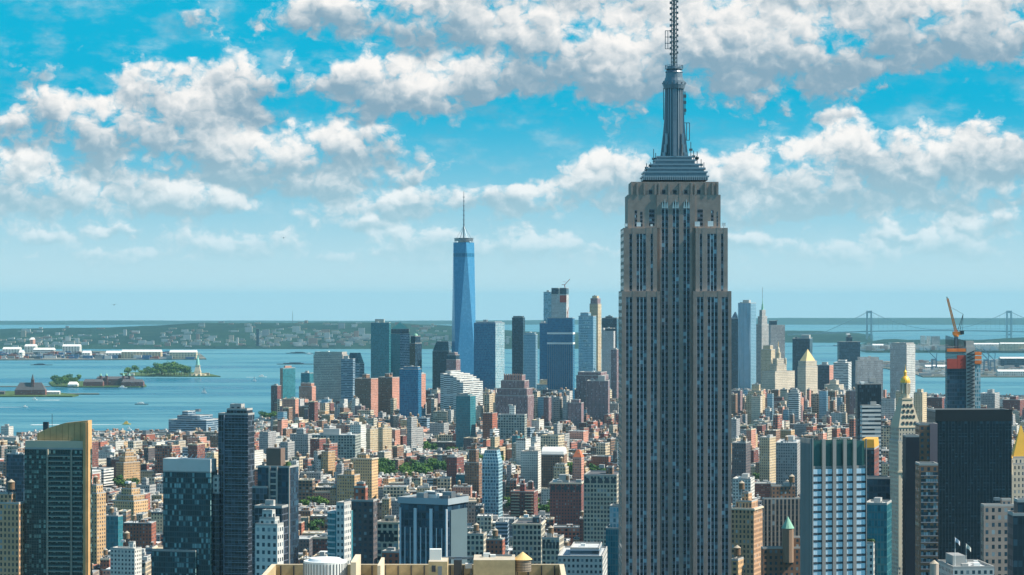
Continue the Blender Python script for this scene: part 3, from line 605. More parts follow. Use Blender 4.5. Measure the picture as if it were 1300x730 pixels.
# ---------------------------------------------------------------- downtown towers (4.5 to 7 km away)
A = 'apartment_building'; O = 'office_tower'; G = 'glass_tower'; S = 'stone_tower'
ab = 'apartment building'; of = 'office tower'; gt = 'glass tower'
DT = [
 (A, 'slender pink brick riverside tower with a blue glass stripe, by the left water edge', ab, 'pink riverside tower', 355.5, 359, 375, 467.7, 5500, 40, 'pink_brick', 'grey', None, ((-.5, .5, -.5, .5, 465),), 'teal_glass'),
 (A, 'short dark red block just left of the slender pink riverside tower', ab, None, 344, 352, 357, 490, 5450, 30, 'dark_red_brick', 'grey', None, (), None),
 (O, 'teal glass block with a stepped pink base beside the slender pink riverside tower', of, None, 382, 393, 399, 474, 5900, 25, 'teal_glass', 'silver', None, (), None),
 (A, 'low wide pink block in front of the teal glass block near the river', ab, None, 379.5, 396, 401, 491, 5600, 15, 'pink_brick', 'tan', None, ((-.8, .8, -.8, .8, 487),), None),
 (O, 'broad beige stone tower with a deep cornice and a copper green roof edge', of, 'broad beige tower', 398, 435, 442, 451, 5700, 22, 'beige_office', 'green', None, ((-.94, .94, -.9, .9, 447.4),), None),
 (O, 'blue banded office block attached in front of the broad beige tower', of, None, 433, 448, 451, 456, 5500, 20, 'blue_ribbon', 'silver', None, (), None),
 (O, 'dark slate tower with sloped chamfered roof behind the broad beige tower', of, None, 440, 456, 462.5, 462, 5950, 25, 'blue_ribbon', 'tar', None, (), None),
 (A, 'left brown brick slab of a twin pair with side walls tinted sunlit pink', ab, 'left brown twin slab', 450.5, 471, 480, 481, 5000, 28, 'brown_brick', 'tan', None, ((-.3, .2, -.5, .5, 476),), 'pink_brick'),  # pink brick on the sides: sunlight put into the wall colour
 (A, 'right brown brick slab of a twin pair with side walls tinted sunlit pink', ab, 'right brown twin slab', 480, 498, 507, 479.5, 5050, 28, 'brown_brick', 'tan', None, ((-.3, .3, -.5, .5, 475),), 'pink_brick'),  # same as its twin, pink sides stand for sun on brown brick
 (G, 'tall square teal glass tower with flat top beside the green pyramid roof', gt, 'square teal tower', 470.8, 494, 496, 410, 5900, 8, 'teal_glass', 'green', None, (), None),
 (O, 'slate tower with a low dome beside the green pyramid roof', of, 'domed slate tower', 520, 527, 535.5, 436, 6000, 30, 'brown_brick', 'green', None, ((-.8, .75, -.8, .8, 427, 'navy_glass'),), 'navy_glass'),
 (G, 'faceted blue glass apartment tower with a stepped top in front of the pink slab', gt, 'faceted blue tower', 507, 531, 535, 469, 4700, 12, 'blue_glass', 'silver', None, ((-.6, .9, -.8, .8, 466),), None),
 (A, 'thin pink sunlit slab right behind the faceted blue glass tower', ab, None, 527, 534, 540.5, 475, 4900, 30, 'pink_brick', 'tan', None, (), None),
 (S, 'brick and stone tower with a crown of small pinnacles below the faceted glass supertall', of, None, 566.6, 579, 584.5, 457, 5300, 25, 'mauve_stone', 'tar', None, ((-.95, .9, -.9, .9, 451, 'navy_glass'), (-.7, .6, -.7, .7, 448)), None),
 (G, 'broad blue glass slab with pale banded right side beside the faceted supertall', gt, 'broad blue slab', 601.6, 629, 640.5, 410.3, 5750, 24, 'blue_glass', 'silver', None, ((-.85, .85, -.8, .8, 409),), 'pale_glass'),
 (G, 'slim dark blue tower with rounded top edge standing alone against the harbour', gt, 'slim dark blue tower', 650, 664, 666.5, 403.5, 6100, 10, 'navy_glass', 'tar', None, ((-.85, .85, -.8, .8, 401.8),), None),
 (G, 'pale glass and white framed tower just right of the slim dark blue tower', gt, None, 664.7, 680, 682.5, 425, 5500, 12, 'wave_glass', 'silver', None, ((-.8, .8, -.8, .8, 423),), None),
 (G, 'pale green glass slab tower behind the unfinished concrete tower', gt, None, 690, 700, 702, 371, 6100, 12, 'pale_glass', 'silver', None, (), None),
 (G, 'lower blue glass wing left of the tower with two white bands', gt, None, 685, 695, 697, 410.5, 5600, 15, 'blue_glass', 'silver', None, (), None),
 (G, 'blue glass tower with stacked boxes staggered like shelves, near the pinkish stone tower', gt, 'staggered glass tower', 734.5, 753, 757, 401.5, 5200, 12, 'wave_glass', 'silver', None, ((-.8, .3, -.8, .8, 397.5),), None),
 (S, 'tall pinkish stone tower with big window openings at its stepped crown', of, 'pinkish stone tower', 748.5, 759, 763.5, 386, 6000, 22, 'cream_brick', 'tan', None, ((-.85, .85, -.85, .85, 379, 'mauve_stone'), (-.55, .6, -.6, .6, 376)), None),
 (O, 'dark blue slab with cooling units on top right behind the limestone skyscraper', of, None, 764, 783, 786, 404, 6500, 5, 'navy_glass', 'tar', None, ((-.6, .3, -.5, .5, 402),), None),
 (O, 'white ribbed concrete tower with notched top left of the limestone skyscraper', of, None, 764, 779, 781, 421, 5900, 10, 'white_vertical', 'silver', None, ((-1, -.72, -1, 1, 417), (-.45, -.12, -1, 1, 417), (.12, .45, -1, 1, 417), (.72, 1, -1, 1, 417)), None),
 (A, 'narrow mauve tower squeezed against the limestone skyscraper, left side', ab, None, 775.5, 783, 787, 444, 5200, 25, 'mauve_stone', 'grey', None, (), None),
 (G, 'dark teal tower with many glass panels standing before the white sloped building', gt, 'dark teal tower', 579, 597, 604, 503, 4150, 22, 'teal_glass', 'tar', None, ((-.8, .6, -.8, .8, 501),), None),
 (S, 'massive brown brick telephone tower with notched upper tiers', of, 'massive brown tower', 731.5, 764, 772.5, 477, 4900, 16, 'mauve_stone', 'grey', None, ((-.9, .9, -.9, .9, 473),), None),
 (S, 'brown brick front tower with vertical grooves before the massive brown telephone tower', of, None, 745, 772, 774, 484, 4700, 5, 'mauve_stone', 'grey', None, (), None),
 (A, 'low plain mauve block at the left foot of the massive brown telephone tower', ab, None, 721, 738, 741, 512, 4600, 12, 'mauve_stone', 'grey', None, ((-.6, .6, -.6, .6, 508),), None),
 (O, 'long pale blue-grey office block with many rooftop units behind the wide beige block', of, None, 676, 711, 718, 489, 5500, 14, 'pale_glass', 'tan', None, ((-.6, .7, -.5, .6, 483, 'cream_brick'),), None),
 (O, 'wide beige courthouse-like block with grey window rows right of the stepped red tower', of, 'wide beige block', 686, 719, 725, 508, 4900, 14, 'grey_concrete', 'tan', None, (), None),
 (O, 'wide grey-green gridded loft block below the stepped red tower', 'loft building', 'grey-green grid block', 632, 666, 669, 527, 4100, 10, 'grey_green_grid', 'silver', None, ((-.2, .2, -.3, .3, 516, 'white_brick'),), None),
 (O, 'pale beige block with square windows under the broad blue glass slab', of, None, 610, 624, 628, 499, 4900, 20, 'cream_brick', 'silver', None, ((-.3, .3, -.3, .3, 495),), None),
 (G, 'tall rippled silver apartment tower right of the limestone skyscraper', gt, 'rippled silver tower', 937, 953, 960, 385, 5950, 25, 'wave_glass', 'silver', None, (), 'wave_glass'),
 (O, 'dark blue pyramid topped tower half hidden behind the rippled silver tower', of, None, 928, 937, 939, 404.5, 6700, 10, 'navy_glass', 'tar', None, (), None),
 (O, 'dark slab with white vertical ribs right of the spired gothic tower', of, 'white ribbed slab', 976, 994, 996.5, 413, 6500, 8, 'white_vertical', 'tar', None, ((-1, -.1, -.8, .8, 407.5, 'navy_glass'),), None),
 (O, 'dark blue glass block behind the gold pyramid courthouse', of, None, 1006, 1028, 1031.5, 430, 6600, 10, 'navy_glass', 'tar', None, (), None),
 (O, 'beige setback tower in front of the spired gothic tower', of, None, 966, 979, 984, 444, 5900, 22, 'cream_brick', 'tan', None, ((-.7, .7, -.7, .7, 439),), None),
 (O, 'dark green-black block with a square rooftop hat near the river on the right', of, 'hatted dark block', 1063, 1088, 1092, 434, 6600, 8, 'navy_glass', 'tar', None, ((-.25, .3, -.4, .4, 428), (-.1, .2, -.3, .3, 425.5)), None),
 (O, 'striped white and blue office block right of the pink edged brown block', of, None, 1058, 1077, 1081, 461, 5700, 12, 'white_ribbon', 'silver', None, ((-.5, .5, -.5, .5, 458),), None),
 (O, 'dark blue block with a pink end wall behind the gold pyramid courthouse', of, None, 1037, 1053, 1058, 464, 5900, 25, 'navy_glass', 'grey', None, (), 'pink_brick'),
 (O, 'wide pale windowless-looking slab tower with ribbed face left of the clock tower', of, 'wide pale ribbed slab', 1086, 1117, 1121, 458, 5000, 8, 'white_vertical', 'silver', None, ((-.85, .7, -.8, .8, 454),), None),
 (G, 'slender pale glass tower with a rounded white top in front of the courthouse', gt, None, 1001, 1014, 1016.5, 500, 4700, 12, 'white_ribbon', 'silver', None, ((-.75, .75, -.75, .75, 496), (-.45, .45, -.45, .45, 494)), None),
 (A, 'stepped beige brick block with a small penthouse right of the limestone skyscraper', ab, None, 947, 968, 971.5, 502, 4800, 12, 'cream_brick', 'tan', None, ((-.8, .8, -.8, .8, 497), (-.4, .5, -.5, .5, 489)), None),
 (S, 'stepped pale stone government block with central tower right of the courthouse', of, None, 1042, 1066, 1075, 497, 5300, 25, 'tower_stone', 'tan', None, ((-.75, .8, -.7, .7, 489), (-.3, .4, -.4, .4, 483.5)), None),
 (A, 'grey concrete slab tower with a dark glass centre, left of the orange crane', ab, 'grey riverside slab', 1130, 1151, 1162, 438, 5300, 30, 'white_vertical', 'silver', None, ((-.9, .9, -.9, .9, 436),), 'pale_grey'),
 (A, 'beige block peeking out left behind the gold domed clock tower', ab, None, 1137, 1145, 1149, 497, 4500, 25, 'cream_brick', 'tan', None, (), None),
 (A, 'beige block peeking out right behind the gold domed clock tower', ab, None, 1160, 1171, 1176.5, 499, 4300, 28, 'cream_brick', 'tan', None, ((-.5, .5, -.5, .5, 495),), None),
 (A, 'long plum coloured slab block left of the unfinished tower with the crane', ab, None, 1175, 1196, 1202, 505, 4900, 20, 'dark_red_brick', 'grey', None, ((-.2, .2, -.3, .3, 502),), None),
 (A, 'blue-grey block with water tanks on top right of the unfinished tower', ab, None, 1244, 1263, 1269, 500, 5000, 20, 'grey_concrete', 'silver', None, ((-.2, .5, -.4, .4, 496),), None),
 (A, 'mauve apartment block near the right frame edge above the black tower', ab, None, 1273, 1295, 1303, 508, 4900, 25, 'dark_red_brick', 'grey', None, ((-.4, .3, -.4, .4, 504),), None),
 # ---- middle distance
 (O, 'broad blue-grey striped office building with stepped rooftop plant by the river', of, 'striped river office', 214, 262, 287, 534, 4400, 22, 'blue_ribbon', 'silver', None, ((-.7, .5, -.7, .6, 529), (-.6, -.3, -.4, .4, 524)), None),
 ('warehouse', 'broad red brick warehouse with many windows by the river', 'warehouse', 'red brick warehouse', 155, 182, 207, 562, 4150, 38, 'red_brick', 'red', None, ((-.2, .35, .0, .9, 553),), 'pink_brick'),  # sides in pink brick, the sunlit tone is part of their colour
 ('warehouse', 'brown warehouse with a red pitched roof section beside the red brick warehouse', 'warehouse', None, 207, 241, 268, 562, 3900, 36, 'brown_brick', 'red', None, ((-.1, .6, -.3, .9, 554),), 'pink_brick'),  # pink sides on brown walls, sunlight coloured in
 ('warehouse', 'wide plain white low building left of the tan stepped apartments', 'warehouse', None, 115, 145, 153, 575, 3700, 25, 'white_brick', 'white', None, (), None),
 (A, 'tan stepped apartment building with a peaked upper tower, above the larger tan one', ab, 'upper tan apartments', 147, 157, 178, 588, 3400, 35, 'tan_brick', 'tan', None, ((-.8, .7, -.7, .7, 581), (-.5, .4, -.5, .5, 575), (-.2, .2, -.3, .3, 571)), None),
 (A, 'large tan stepped apartment building with several rooftop towers', ab, 'large tan apartments', 144, 170, 188, 637, 2600, 28, 'tan_brick', 'tan', None, ((-.85, .8, -.8, .8, 630), (-.5, .5, -.6, .6, 622), (-.2, .3, -.3, .3, 615)), None),
 (A, 'narrow tan brick tower with sunlit side next to the gold crowned tower', ab, None, 112, 123, 134.5, 627, 2200, 28, 'tan_brick', 'tan', None, ((-.7, .6, -.7, .7, 617),), None),
 (A, 'plain grey slab apartment block right of the large tan apartments', ab, None, 171, 190, 198, 617, 2900, 20, 'grey_concrete', 'grey', None, ((-.3, .3, -.4, .4, 609),), None),
 ('office_block', 'low dark teal glass block at the foot of the tan apartments', 'office block', None, 131, 150, 156, 656, 2300, 18, 'teal_glass', 'silver', None, (), None),
 ('office_block', 'white framed loft office with big windows near the bottom left', 'office block', None, 140, 171, 180, 698, 1900, 18, 'white_brick', 'white', None, ((.3, .7, -.3, .3, 690),), None),
 (S, 'brown brick setback tower with vertical window strips at the left frame edge', of, 'left edge brown tower', -26, 24, 31, 640, 1500, 14, 'warm_windows', 'tan', None, ((-.6, .6, -.7, .7, 628),), None),
 (G, 'dark blue glass slab half hidden left of the gold crowned tower', gt, None, 8, 30, 34, 577, 2600, 10, 'navy_glass', 'tar', None, (), None),
 ('office_block', 'small white square block on the river pier at the left edge', 'office block', None, 1, 11, 17, 542, 4600, 30, 'white_brick', 'white', None, (), None),
 ('warehouse', 'long low purple shed with a pale green roof at the left frame edge', 'warehouse', None, -60, 26, 33, 563, 3800, 12, 'dark_red_brick', 'green', None, (), None),
 (A, 'long pale gridded housing block in the middle distance, left of the grey-green loft', ab, 'long gridded block', 396, 451, 458, 553, 3650, 8, 'grey_green_grid', 'silver', None, (), None),
 (A, 'tall white panel behind the right end of the long gridded block', ab, None, 444, 458, 464.5, 540, 3800, 22, 'white_brick', 'white', None, ((-.5, .5, -.5, .5, 537),), None),
 (A, 'grey slab block left of the long gridded block with a small penthouse', ab, None, 368, 391, 399, 552, 3700, 18, 'grey_concrete', 'grey', None, ((-.5, .3, -.4, .4, 546),), None),
 (A, 'low grey gridded block left of the grey slab with penthouse', ab, None, 322, 350, 370, 558, 3800, 25, 'pale_grey', 'silver', None, (), None),
 (A, 'left pale yellow tower of a pair with blue shaded fronts', ab, 'left yellow tower', 465, 470, 480, 545, 3900, 40, 'cream_brick', 'tan', None, ((-.4, .5, -.4, .4, 542),), None),
 (A, 'right pale yellow tower of a pair with blue shaded fronts', ab, 'right yellow tower', 480, 486, 497.5, 544, 3950, 40, 'cream_brick', 'tan', None, ((-.4, .5, -.4, .4, 540),), None),
 (A, 'tan brick apartment house with a fine cornice near the green park', ab, 'tan cornice house', 446, 472, 480, 583, 2900, 16, 'tan_brick', 'tan', None, ((-.6, .3, -.5, .5, 578),), None),
 (A, 'yellow stepped brick block below left of the tan cornice house', ab, None, 428, 450, 457, 604, 2700, 18, 'tan_brick', 'tan', None, ((-.4, .5, -.5, .5, 598),), None),
 (A, 'maroon brick apartment slab with white balcony lines right of the hexagon patterned glass tower', ab, 'maroon balcony slab', 648, 678, 683, 625, 2750, 10, 'dark_red_brick', 'red', None, ((-.3, .1, -.4, .4, 616), (-.2, 0, -.3, .3, 611)), None),
 (A, 'dark maroon brick tower left of the hexagon patterned glass tower', ab, 'dark maroon tower', 567, 580, 589, 581, 3150, 22, 'dark_red_brick', 'grey', None, (), None),
 (A, 'brown stepped apartment house with turret top between the maroon tower and the hexagon glass', ab, None, 590, 608, 615, 588, 3050, 18, 'brown_brick', 'tan', None, ((-.6, .4, -.5, .5, 572), (-.4, .2, -.3, .3, 565)), None),
 ('hotel', 'cream stone building with arched top windows beside the limestone skyscraper', 'hotel', 'arched cream building', 741, 783, 790, 604, 2400, 8, 'loft_stone', 'tar', None, ((.2, .6, -.2, .4, 596, 'brown_brick'),), None),
 ('warehouse', 'long dark brick factory with flat dark roof left of the arched cream building', 'warehouse', None, 698, 738, 741, 614, 2650, 6, 'dark_red_brick', 'tar', None, (), None),
 (A, 'yellow brick block sitting above the long dark brick factory', ab, None, 703, 718, 722, 594, 2900, 14, 'cream_brick', 'tan', None, ((-.8, .8, -.8, .8, 590),), None),
 ('market_hall', 'brick hall with a long white vaulted roof in the middle distance', 'hall', 'white roofed hall', 687, 716, 720, 578, 3250, 8, 'brown_brick', 'white', None, (), None),
 ('market_hall', 'white columned hall with a yellowish flat roof left of the white roofed hall', 'hall', None, 661, 683, 687, 574, 3300, 10, 'white_brick', 'tan', None, (), None),
 ('town_house', 'block with a bright terracotta hipped roof near the white roofed hall', 'house', 'terracotta roofed block', 727, 738, 741.5, 582, 3200, 18, 'pink_brick', 'red', None, (), None),
 ('loft_building', 'off-white loft with rows of dark windows and a dark cornice at lower centre', 'loft building', 'off-white loft', 651, 687, 692, 666, 1950, 6, 'loft_stone', 'tar', None, ((.3, .8, -.4, .4, 659, 'dark_brick'),), None),
 ('loft_building', 'beige arched window loft right of the off-white loft', 'loft building', None, 688, 710, 716, 684, 1850, 10, 'loft_stone', 'tan', None, (), None),
 ('loft_building', 'red brick loft with a roof garden left of the off-white loft', 'loft building', None, 617, 638, 641, 686, 1900, 8, 'red_brick', 'green', None, (), None),
 ('loft_building', 'beige brick loft with twin water tanks left of the red roof garden loft', 'loft building', None, 592, 614, 618, 679, 1950, 8, 'loft_stone', 'tan', None, (), None),
 ('loft_building', 'blue-grey mansard roofed block with arches at the bottom beside the limestone skyscraper', 'loft building', 'mansard block', 708, 765, 771, 708, 1500, 5, 'pale_grey', 'silver', None, ((-.5, .8, -.6, .6, 700, 'blue_ribbon'),), None),
 (G, 'teal glass slab with a pale upper strip hugging the limestone skyscraper', gt, None, 769, 787, 792, 672, 1600, 8, 'teal_glass', 'tar', None, ((-.6, .8, -.5, .5, 645, 'pale_glass'),), None),
 (G, 'slim black glass tower behind the grey hotel with the pale windows', gt, 'slim black tower', 1086, 1116, 1119, 488, 2300, 6, 'black_grid', 'tar', None, (), None),
 (G, 'green and white banded glass block low in front of the slim black tower', gt, None, 1092, 1115, 1118.5, 516, 2150, 6, 'white_ribbon', 'silver', None, (), None),
 ('hotel', 'warm tan stone hotel with sunlit bays right of the limestone skyscraper, bottom', 'hotel', 'warm tan hotel', 928, 957, 968, 647, 1750, 20, 'warm_windows', 'tan', None, ((-.7, .7, -.7, .7, 638), (-.3, .3, -.4, .4, 628)), None),
 ('loft_building', 'brown loft building with tall dark vertical windows between the tan hotel and the grey hotel', 'loft building', 'brown window loft', 967, 1018, 1024, 634, 1850, 6, 'loft_vertical', 'tan', None, ((-.6, .5, -.5, .6, 618, 'brown_brick'),), None),
 ('loft_building', 'low dark stone block with a green domed turret left of the grey hotel', 'loft building', 'turret block', 966, 1015, 1022, 697, 1450, 8, 'brown_brick', 'tar', None, ((.3, .8, -.3, .5, 684),), None),
 ('office_block', 'plain white brick block with square windows right of the limestone skyscraper', 'office block', 'plain white block', 930, 953, 958, 609, 2500, 12, 'white_brick', 'white', None, (), None),
 (A, 'dark blue stepped tower block in the shade right of the limestone skyscraper', ab, None, 929, 947, 953, 563, 3000, 15, 'dark_brick', 'grey', None, (), None),
 ('warehouse', 'wide grey flat roofed warehouse above the brown window loft', 'warehouse', None, 985, 1012, 1017, 563, 3050, 10, 'grey_concrete', 'silver', None, (), None),
 (A, 'low cream sunlit block above the wide grey flat roofed warehouse', ab, None, 964, 977, 985, 556, 3300, 25, 'cream_brick', 'white', None, (), None),
 ('loft_building', 'small yellow stone loft at the bottom right of the limestone skyscraper', 'loft building', None, 928, 937, 944, 712, 1500, 20, 'tan_brick', 'tan', None, (), None),
]
FOUR = {}
for (nm, lb, ct, sh, x0, xc, x1, yt, d, th, st, rf, b, tiers, st2) in DT:
    tk = d < 3300 and nm != G and (int(x0) % 3 != 0)
    FOUR[lb] = bld(nm, lb, ct, sh, x0, xc, x1, yt, d, th, st, rf, b, tiers, tank=tk, n=4 if d < 4600 else 2, sty2=st2)
def find(s): return next(t for k, t in FOUR.items() if s in k)
def pyramid(t, z0, z1, m, fx=1.0, fy=1.0, tip=.02, name='pyramid_roof', n=4):
    a, b = t.a / 2 * fx, t.b / 2 * fy; mb = MB(); q = [(-a, -b), (a, -b), (a, b), (-a, b)]
    mb.prism(q, z0, z1, 0, 0, poly2=[(x * tip, y * tip) for x, y in q]); return mb.build(name, m, t.e)
pyramid(find('dark blue pyramid topped'), find('dark blue pyramid topped').h + .01, find('dark blue pyramid topped').zz(396), MATS['navy_glass'], .96, .96, .15)
t = find('slate tower with a low dome'); mb = MB()
for i in range(6): a0, a1 = i * math.pi / 12, (i + 1) * math.pi / 12; r = t.a * .36; mb.cyl(0, 0, t.zz(426.5) + r * math.sin(a0), t.zz(426.5) + r * math.sin(a1), r * math.cos(a0), max(.05, r * math.cos(a1)), 16)
mb.build('dome', M_COPPER, t.e)
t = find('chamfered roof'); a, b = t.a / 2 - .3, t.b / 2 - .3; mb = MB(); mb.prism([(-a, -b), (a, -b), (a, b), (-a, b)], t.h + .02, t.zz(448), 0, 0, poly2=[(-a * .6, -b * .7), (a * .5, -b * .7), (a * .5, b * .7), (-a * .6, b * .7)]); mb.build('sloped_roof', MATS['navy_glass'], t.e)
t = find('white vaulted roof'); mb = MB(); a, b = t.a / 2 - .5, t.b / 2 - .5
for i in range(8):
    q0, q1 = math.pi * i / 8, math.pi * (i + 1) / 8
    mb.face([(-a, -b * math.cos(q0), t.h + 1.2 + 9 * math.sin(q0)), (a, -b * math.cos(q0), t.h + 1.2 + 9 * math.sin(q0)), (a, -b * math.cos(q1), t.h + 1.2 + 9 * math.sin(q1)), (-a, -b * math.cos(q1), t.h + 1.2 + 9 * math.sin(q1))])
mb.face([(a, -b * math.cos(math.pi * i / 8), t.h + 1.2 + 9 * math.sin(math.pi * i / 8)) for i in range(9)]); mb.face([(-a, -b * math.cos(math.pi * i / 8), t.h + 1.2 + 9 * math.sin(math.pi * i / 8)) for i in range(9)][::-1])
mb.build('vaulted_roof', ROOFS['white'], t.e)
pyramid(find('terracotta hipped'), find('terracotta hipped').h + 1.2, find('terracotta hipped').h + 11, plain('terracotta', (.52, .15, .07), .8), 1.04, 1.04, .3, 'hipped_roof')
t = find('green domed turret'); mb = MB(); tx, ty = t.a * .1, -t.b * .3; mb.cyl(tx, ty, t.h - 8, t.h + 12, 3.6, None, 12, 0); mb.build('turret', plain('turret_brown', (.26, .18, .13), .85), t.e); mb = MB(); mb.cyl(tx, ty, t.h + 12.01, t.h + 19, 3.9, .1, 12); mb.build('turret_roof', M_COPPER, t.e)
for key in ('long dark brick factory', 'arched top windows', 'arched window loft'):        # arched openings along the top storey
    t = find(key); n = max(5, int(t.a / 6)); w = t.a / n
    for i in range(n):
        x = -t.a / 2 + (i + .5) * w; r = w * .33; mb = MB()
        pts = [(x - r, -t.b / 2 - .15, t.h - 7.5), (x + r, -t.b / 2 - .15, t.h - 7.5)] + [(x + r * math.cos(q * math.pi / 6), -t.b / 2 - .15, t.h - 2.2 - r + r * math.sin(q * math.pi / 6)) for q in range(7)]
        mb.face(pts); mb.build('arched_window', M_DARK, t.e)
for key, zs in (('fine cornice', 0), ('dark cornice', 0), ('warm tan stone', 0), ('arched cream', 0)):
    try: t = find(key)
    except StopIteration: continue
    mb = MB(); a, b = t.a / 2, t.b / 2
    for (p, q, r, s) in ((-a - .8, a + .8, -b - .8, -b - .003), (-a - .8, a + .8, b + .003, b + .8), (a + .003, a + .8, -b, b), (-a - .8, -a - .003, -b, b)): mb.box(p, q, r, s, t.h - .6, t.h + .5, 0, 0, bot=True)
    mb.build('cornice', M_CREAM, t.e)
t = find('maroon brick apartment slab')
for i in range(16):
    mb = MB(); z = t.h - 3 - i * 3.3
    mb.box(-t.a * .46, -t.a * .12, -t.b / 2 - 1.2, -t.b / 2 - .003, z, z + .9, 0, 0, bot=True); mb.box(t.a * .12, t.a * .46, -t.b / 2 - 1.2, -t.b / 2 - .003, z, z + .9, 0, 0, bot=True); mb.build('balcony_row', M_CREAM, t.e)
t = find('stacked boxes staggered'); rs = random.Random(5)
for i in range(22):
    z = t.h - 2 - i * 9.5; x0 = rs.uniform(-.54, -.1) * t.a; w = rs.uniform(.25, .5) * t.a; mb = MB(); mb.box(x0, min(x0 + w, t.a * .56), -t.b / 2 - 2.2, -t.b / 2 - .003, z - 4, z, 0, 0, 2, 3.5, True); mb.build('projecting_box', MATS[rs.choice(['pale_glass', 'wave_glass'])], t.e)
t = find('rippled silver')       # folded metal skin: bulging vertical strips
for i in range(6):
    x = t.a * (-.5 + (i + .5) / 6); mb = MB(); n = 34
    for j in range(n):
        za, zb = t.h * (1 - (j + 1) / n * .8), t.h * (1 - j / n * .8); f = lambda z: .6 + 1.5 * max(0, math.sin(z * .035 + i * 1.7) * .7 + math.sin(z * .013 + i) * .5)
        y = -t.b / 2 - .02; w = t.a / 12
        mb.face([(x - w, y, za), (x, y - f(za), za), (x, y - f(zb), zb), (x - w, y, zb)]); mb.face([(x, y - f(za), za), (x + w, y, za), (x + w, y, zb), (x, y - f(zb), zb)])
    mb.build('metal_fold', plain('rippled_steel', (.26, .38, .48), .42, .5, .3, .05), t.e)
t = find('sloped chamfered') if False else None

# ---- the faceted glass supertall
def supertall():
    d = 5924; t = Tower('glass_supertall', 'tallest downtown tower, faceted blue glass with a slender mast', 'glass tower', 572, 605, 605, 307.5, d, 0, None, 'faceted glass supertall')
    t.b = t.a; t.e.location.y = d + t.a / 2; h = t.h; r = t.a / 2; base = 57
    me = [MATS['blue_glass']] ; B4 = [(-r, -r), (r, -r), (r, r), (-r, r)]; k = 1.0
    ang = R(14); rot = lambda p: (p[0] * math.cos(ang) - p[1] * math.sin(ang), p[0] * math.sin(ang) + p[1] * math.cos(ang))
    sc = 1 / (math.cos(ang) + math.sin(ang)) * 1.0
    B4 = [tuple(c * sc for c in rot(p)) for p in B4]
    T4 = [((B4[i][0] + B4[(i + 1) % 4][0]) / 2, (B4[i][1] + B4[(i + 1) % 4][1]) / 2) for i in range(4)]
    mats = [facade('supertall_glass', (.09, .28, .46), glass=(.045, .21, .40), light=(.07, .26, .46), wf=.98, hf=.90, lf=.2, rough=.25, gr=.1, span=(.07, .25, .44), var=.12)]
    mb = MB(); mb.prism(B4, 0, base, 0, -1, 3, 4); mb.build('podium', mats, t.e)
    nf = 84
    up, dn = MB(), MB()
    for i in range(4):
        a, b = B4[i], B4[(i + 1) % 4]; m = T4[i]; pm = T4[i - 1]
        up.face([(*a, base), (*b, base), (*m, h)], 0, [(i * 50, 0), (i * 50 + 20, 0), (i * 50 + 10, nf)])
        dn.face([(*pm, h), (*a, base), (*m, h)], 0, [(i * 50 + 300, nf), (i * 50 + 310, 0), (i * 50 + 320, nf)])
    up.build('rising_facet', mats, t.e); dn.build('falling_facet', mats, t.e)
    for z0, z1 in ((t.zz(326), t.zz(321)), (t.zz(343), t.zz(329))):      # mechanical floors, seen through louvres
        f0, f1 = (z0 - base) / (h - base), (z1 - base) / (h - base); mb = MB()
        def ring(f):
            out = []
            for i in range(4):
                a, b, m, pm = B4[i], B4[(i + 1) % 4], T4[i], T4[i - 1]
                out.append(((a[0] + (pm[0] - a[0]) * f) * 1.004, (a[1] + (pm[1] - a[1]) * f) * 1.004)); out.append(((a[0] + (m[0] - a[0]) * f) * 1.004, (a[1] + (m[1] - a[1]) * f) * 1.004))
            return out
        mb.prism(ring(f0), z0, z1, 0, -1, 2.2, 8, poly2=ring(f1)); mb.build('louvre_band', MATS['blue_glass'] if z1 - z0 < 14 else MATS['supertall_glass'], t.e)
    q = MB(); q.prism(T4, h - 3, h - .5, 0, 0); q.build('roof', ROOFS['silver'], t.e)
    m = MB(); m.cyl(0, 0, h, t.zz(306), r * .45, None, 24, 0); m.cyl(0, 0, t.zz(305.4), t.zz(303), r * .72, r * .74, 24, 0, True); m.cyl(0, 0, t.zz(302.4), t.zz(301.8), r * .76, None, 24, 0, True)
    for i in range(12): a = i * math.pi / 6; m.bar((math.cos(a) * r * .7, math.sin(a) * r * .7, h), (math.cos(a) * r * .7, math.sin(a) * r * .7, t.zz(302)), 1.0)
    m.build('ring_platform', M_STEEL, t.e)
    m = MB(); m.cyl(0, 0, t.zz(306), t.zz(285), 1.9, 1.7, 8); m.cyl(0, 0, t.zz(285), t.zz(262), 1.5, 1.2, 8); m.cyl(0, 0, t.zz(262), t.zz(242), 1.0, .5, 8)
    for y in (285, 279, 273, 267, 261, 255, 250): m.cyl(0, 0, t.zz(y), t.zz(y - .9), 2.4, None, 8, 0, True)
    for i in range(6): a = i * math.pi / 3; m.bar((math.cos(a) * r * .6, math.sin(a) * r * .6, t.zz(303)), (0, 0, t.zz(286)), .55)
    m.build('mast', M_STEEL, t.e)
supertall()

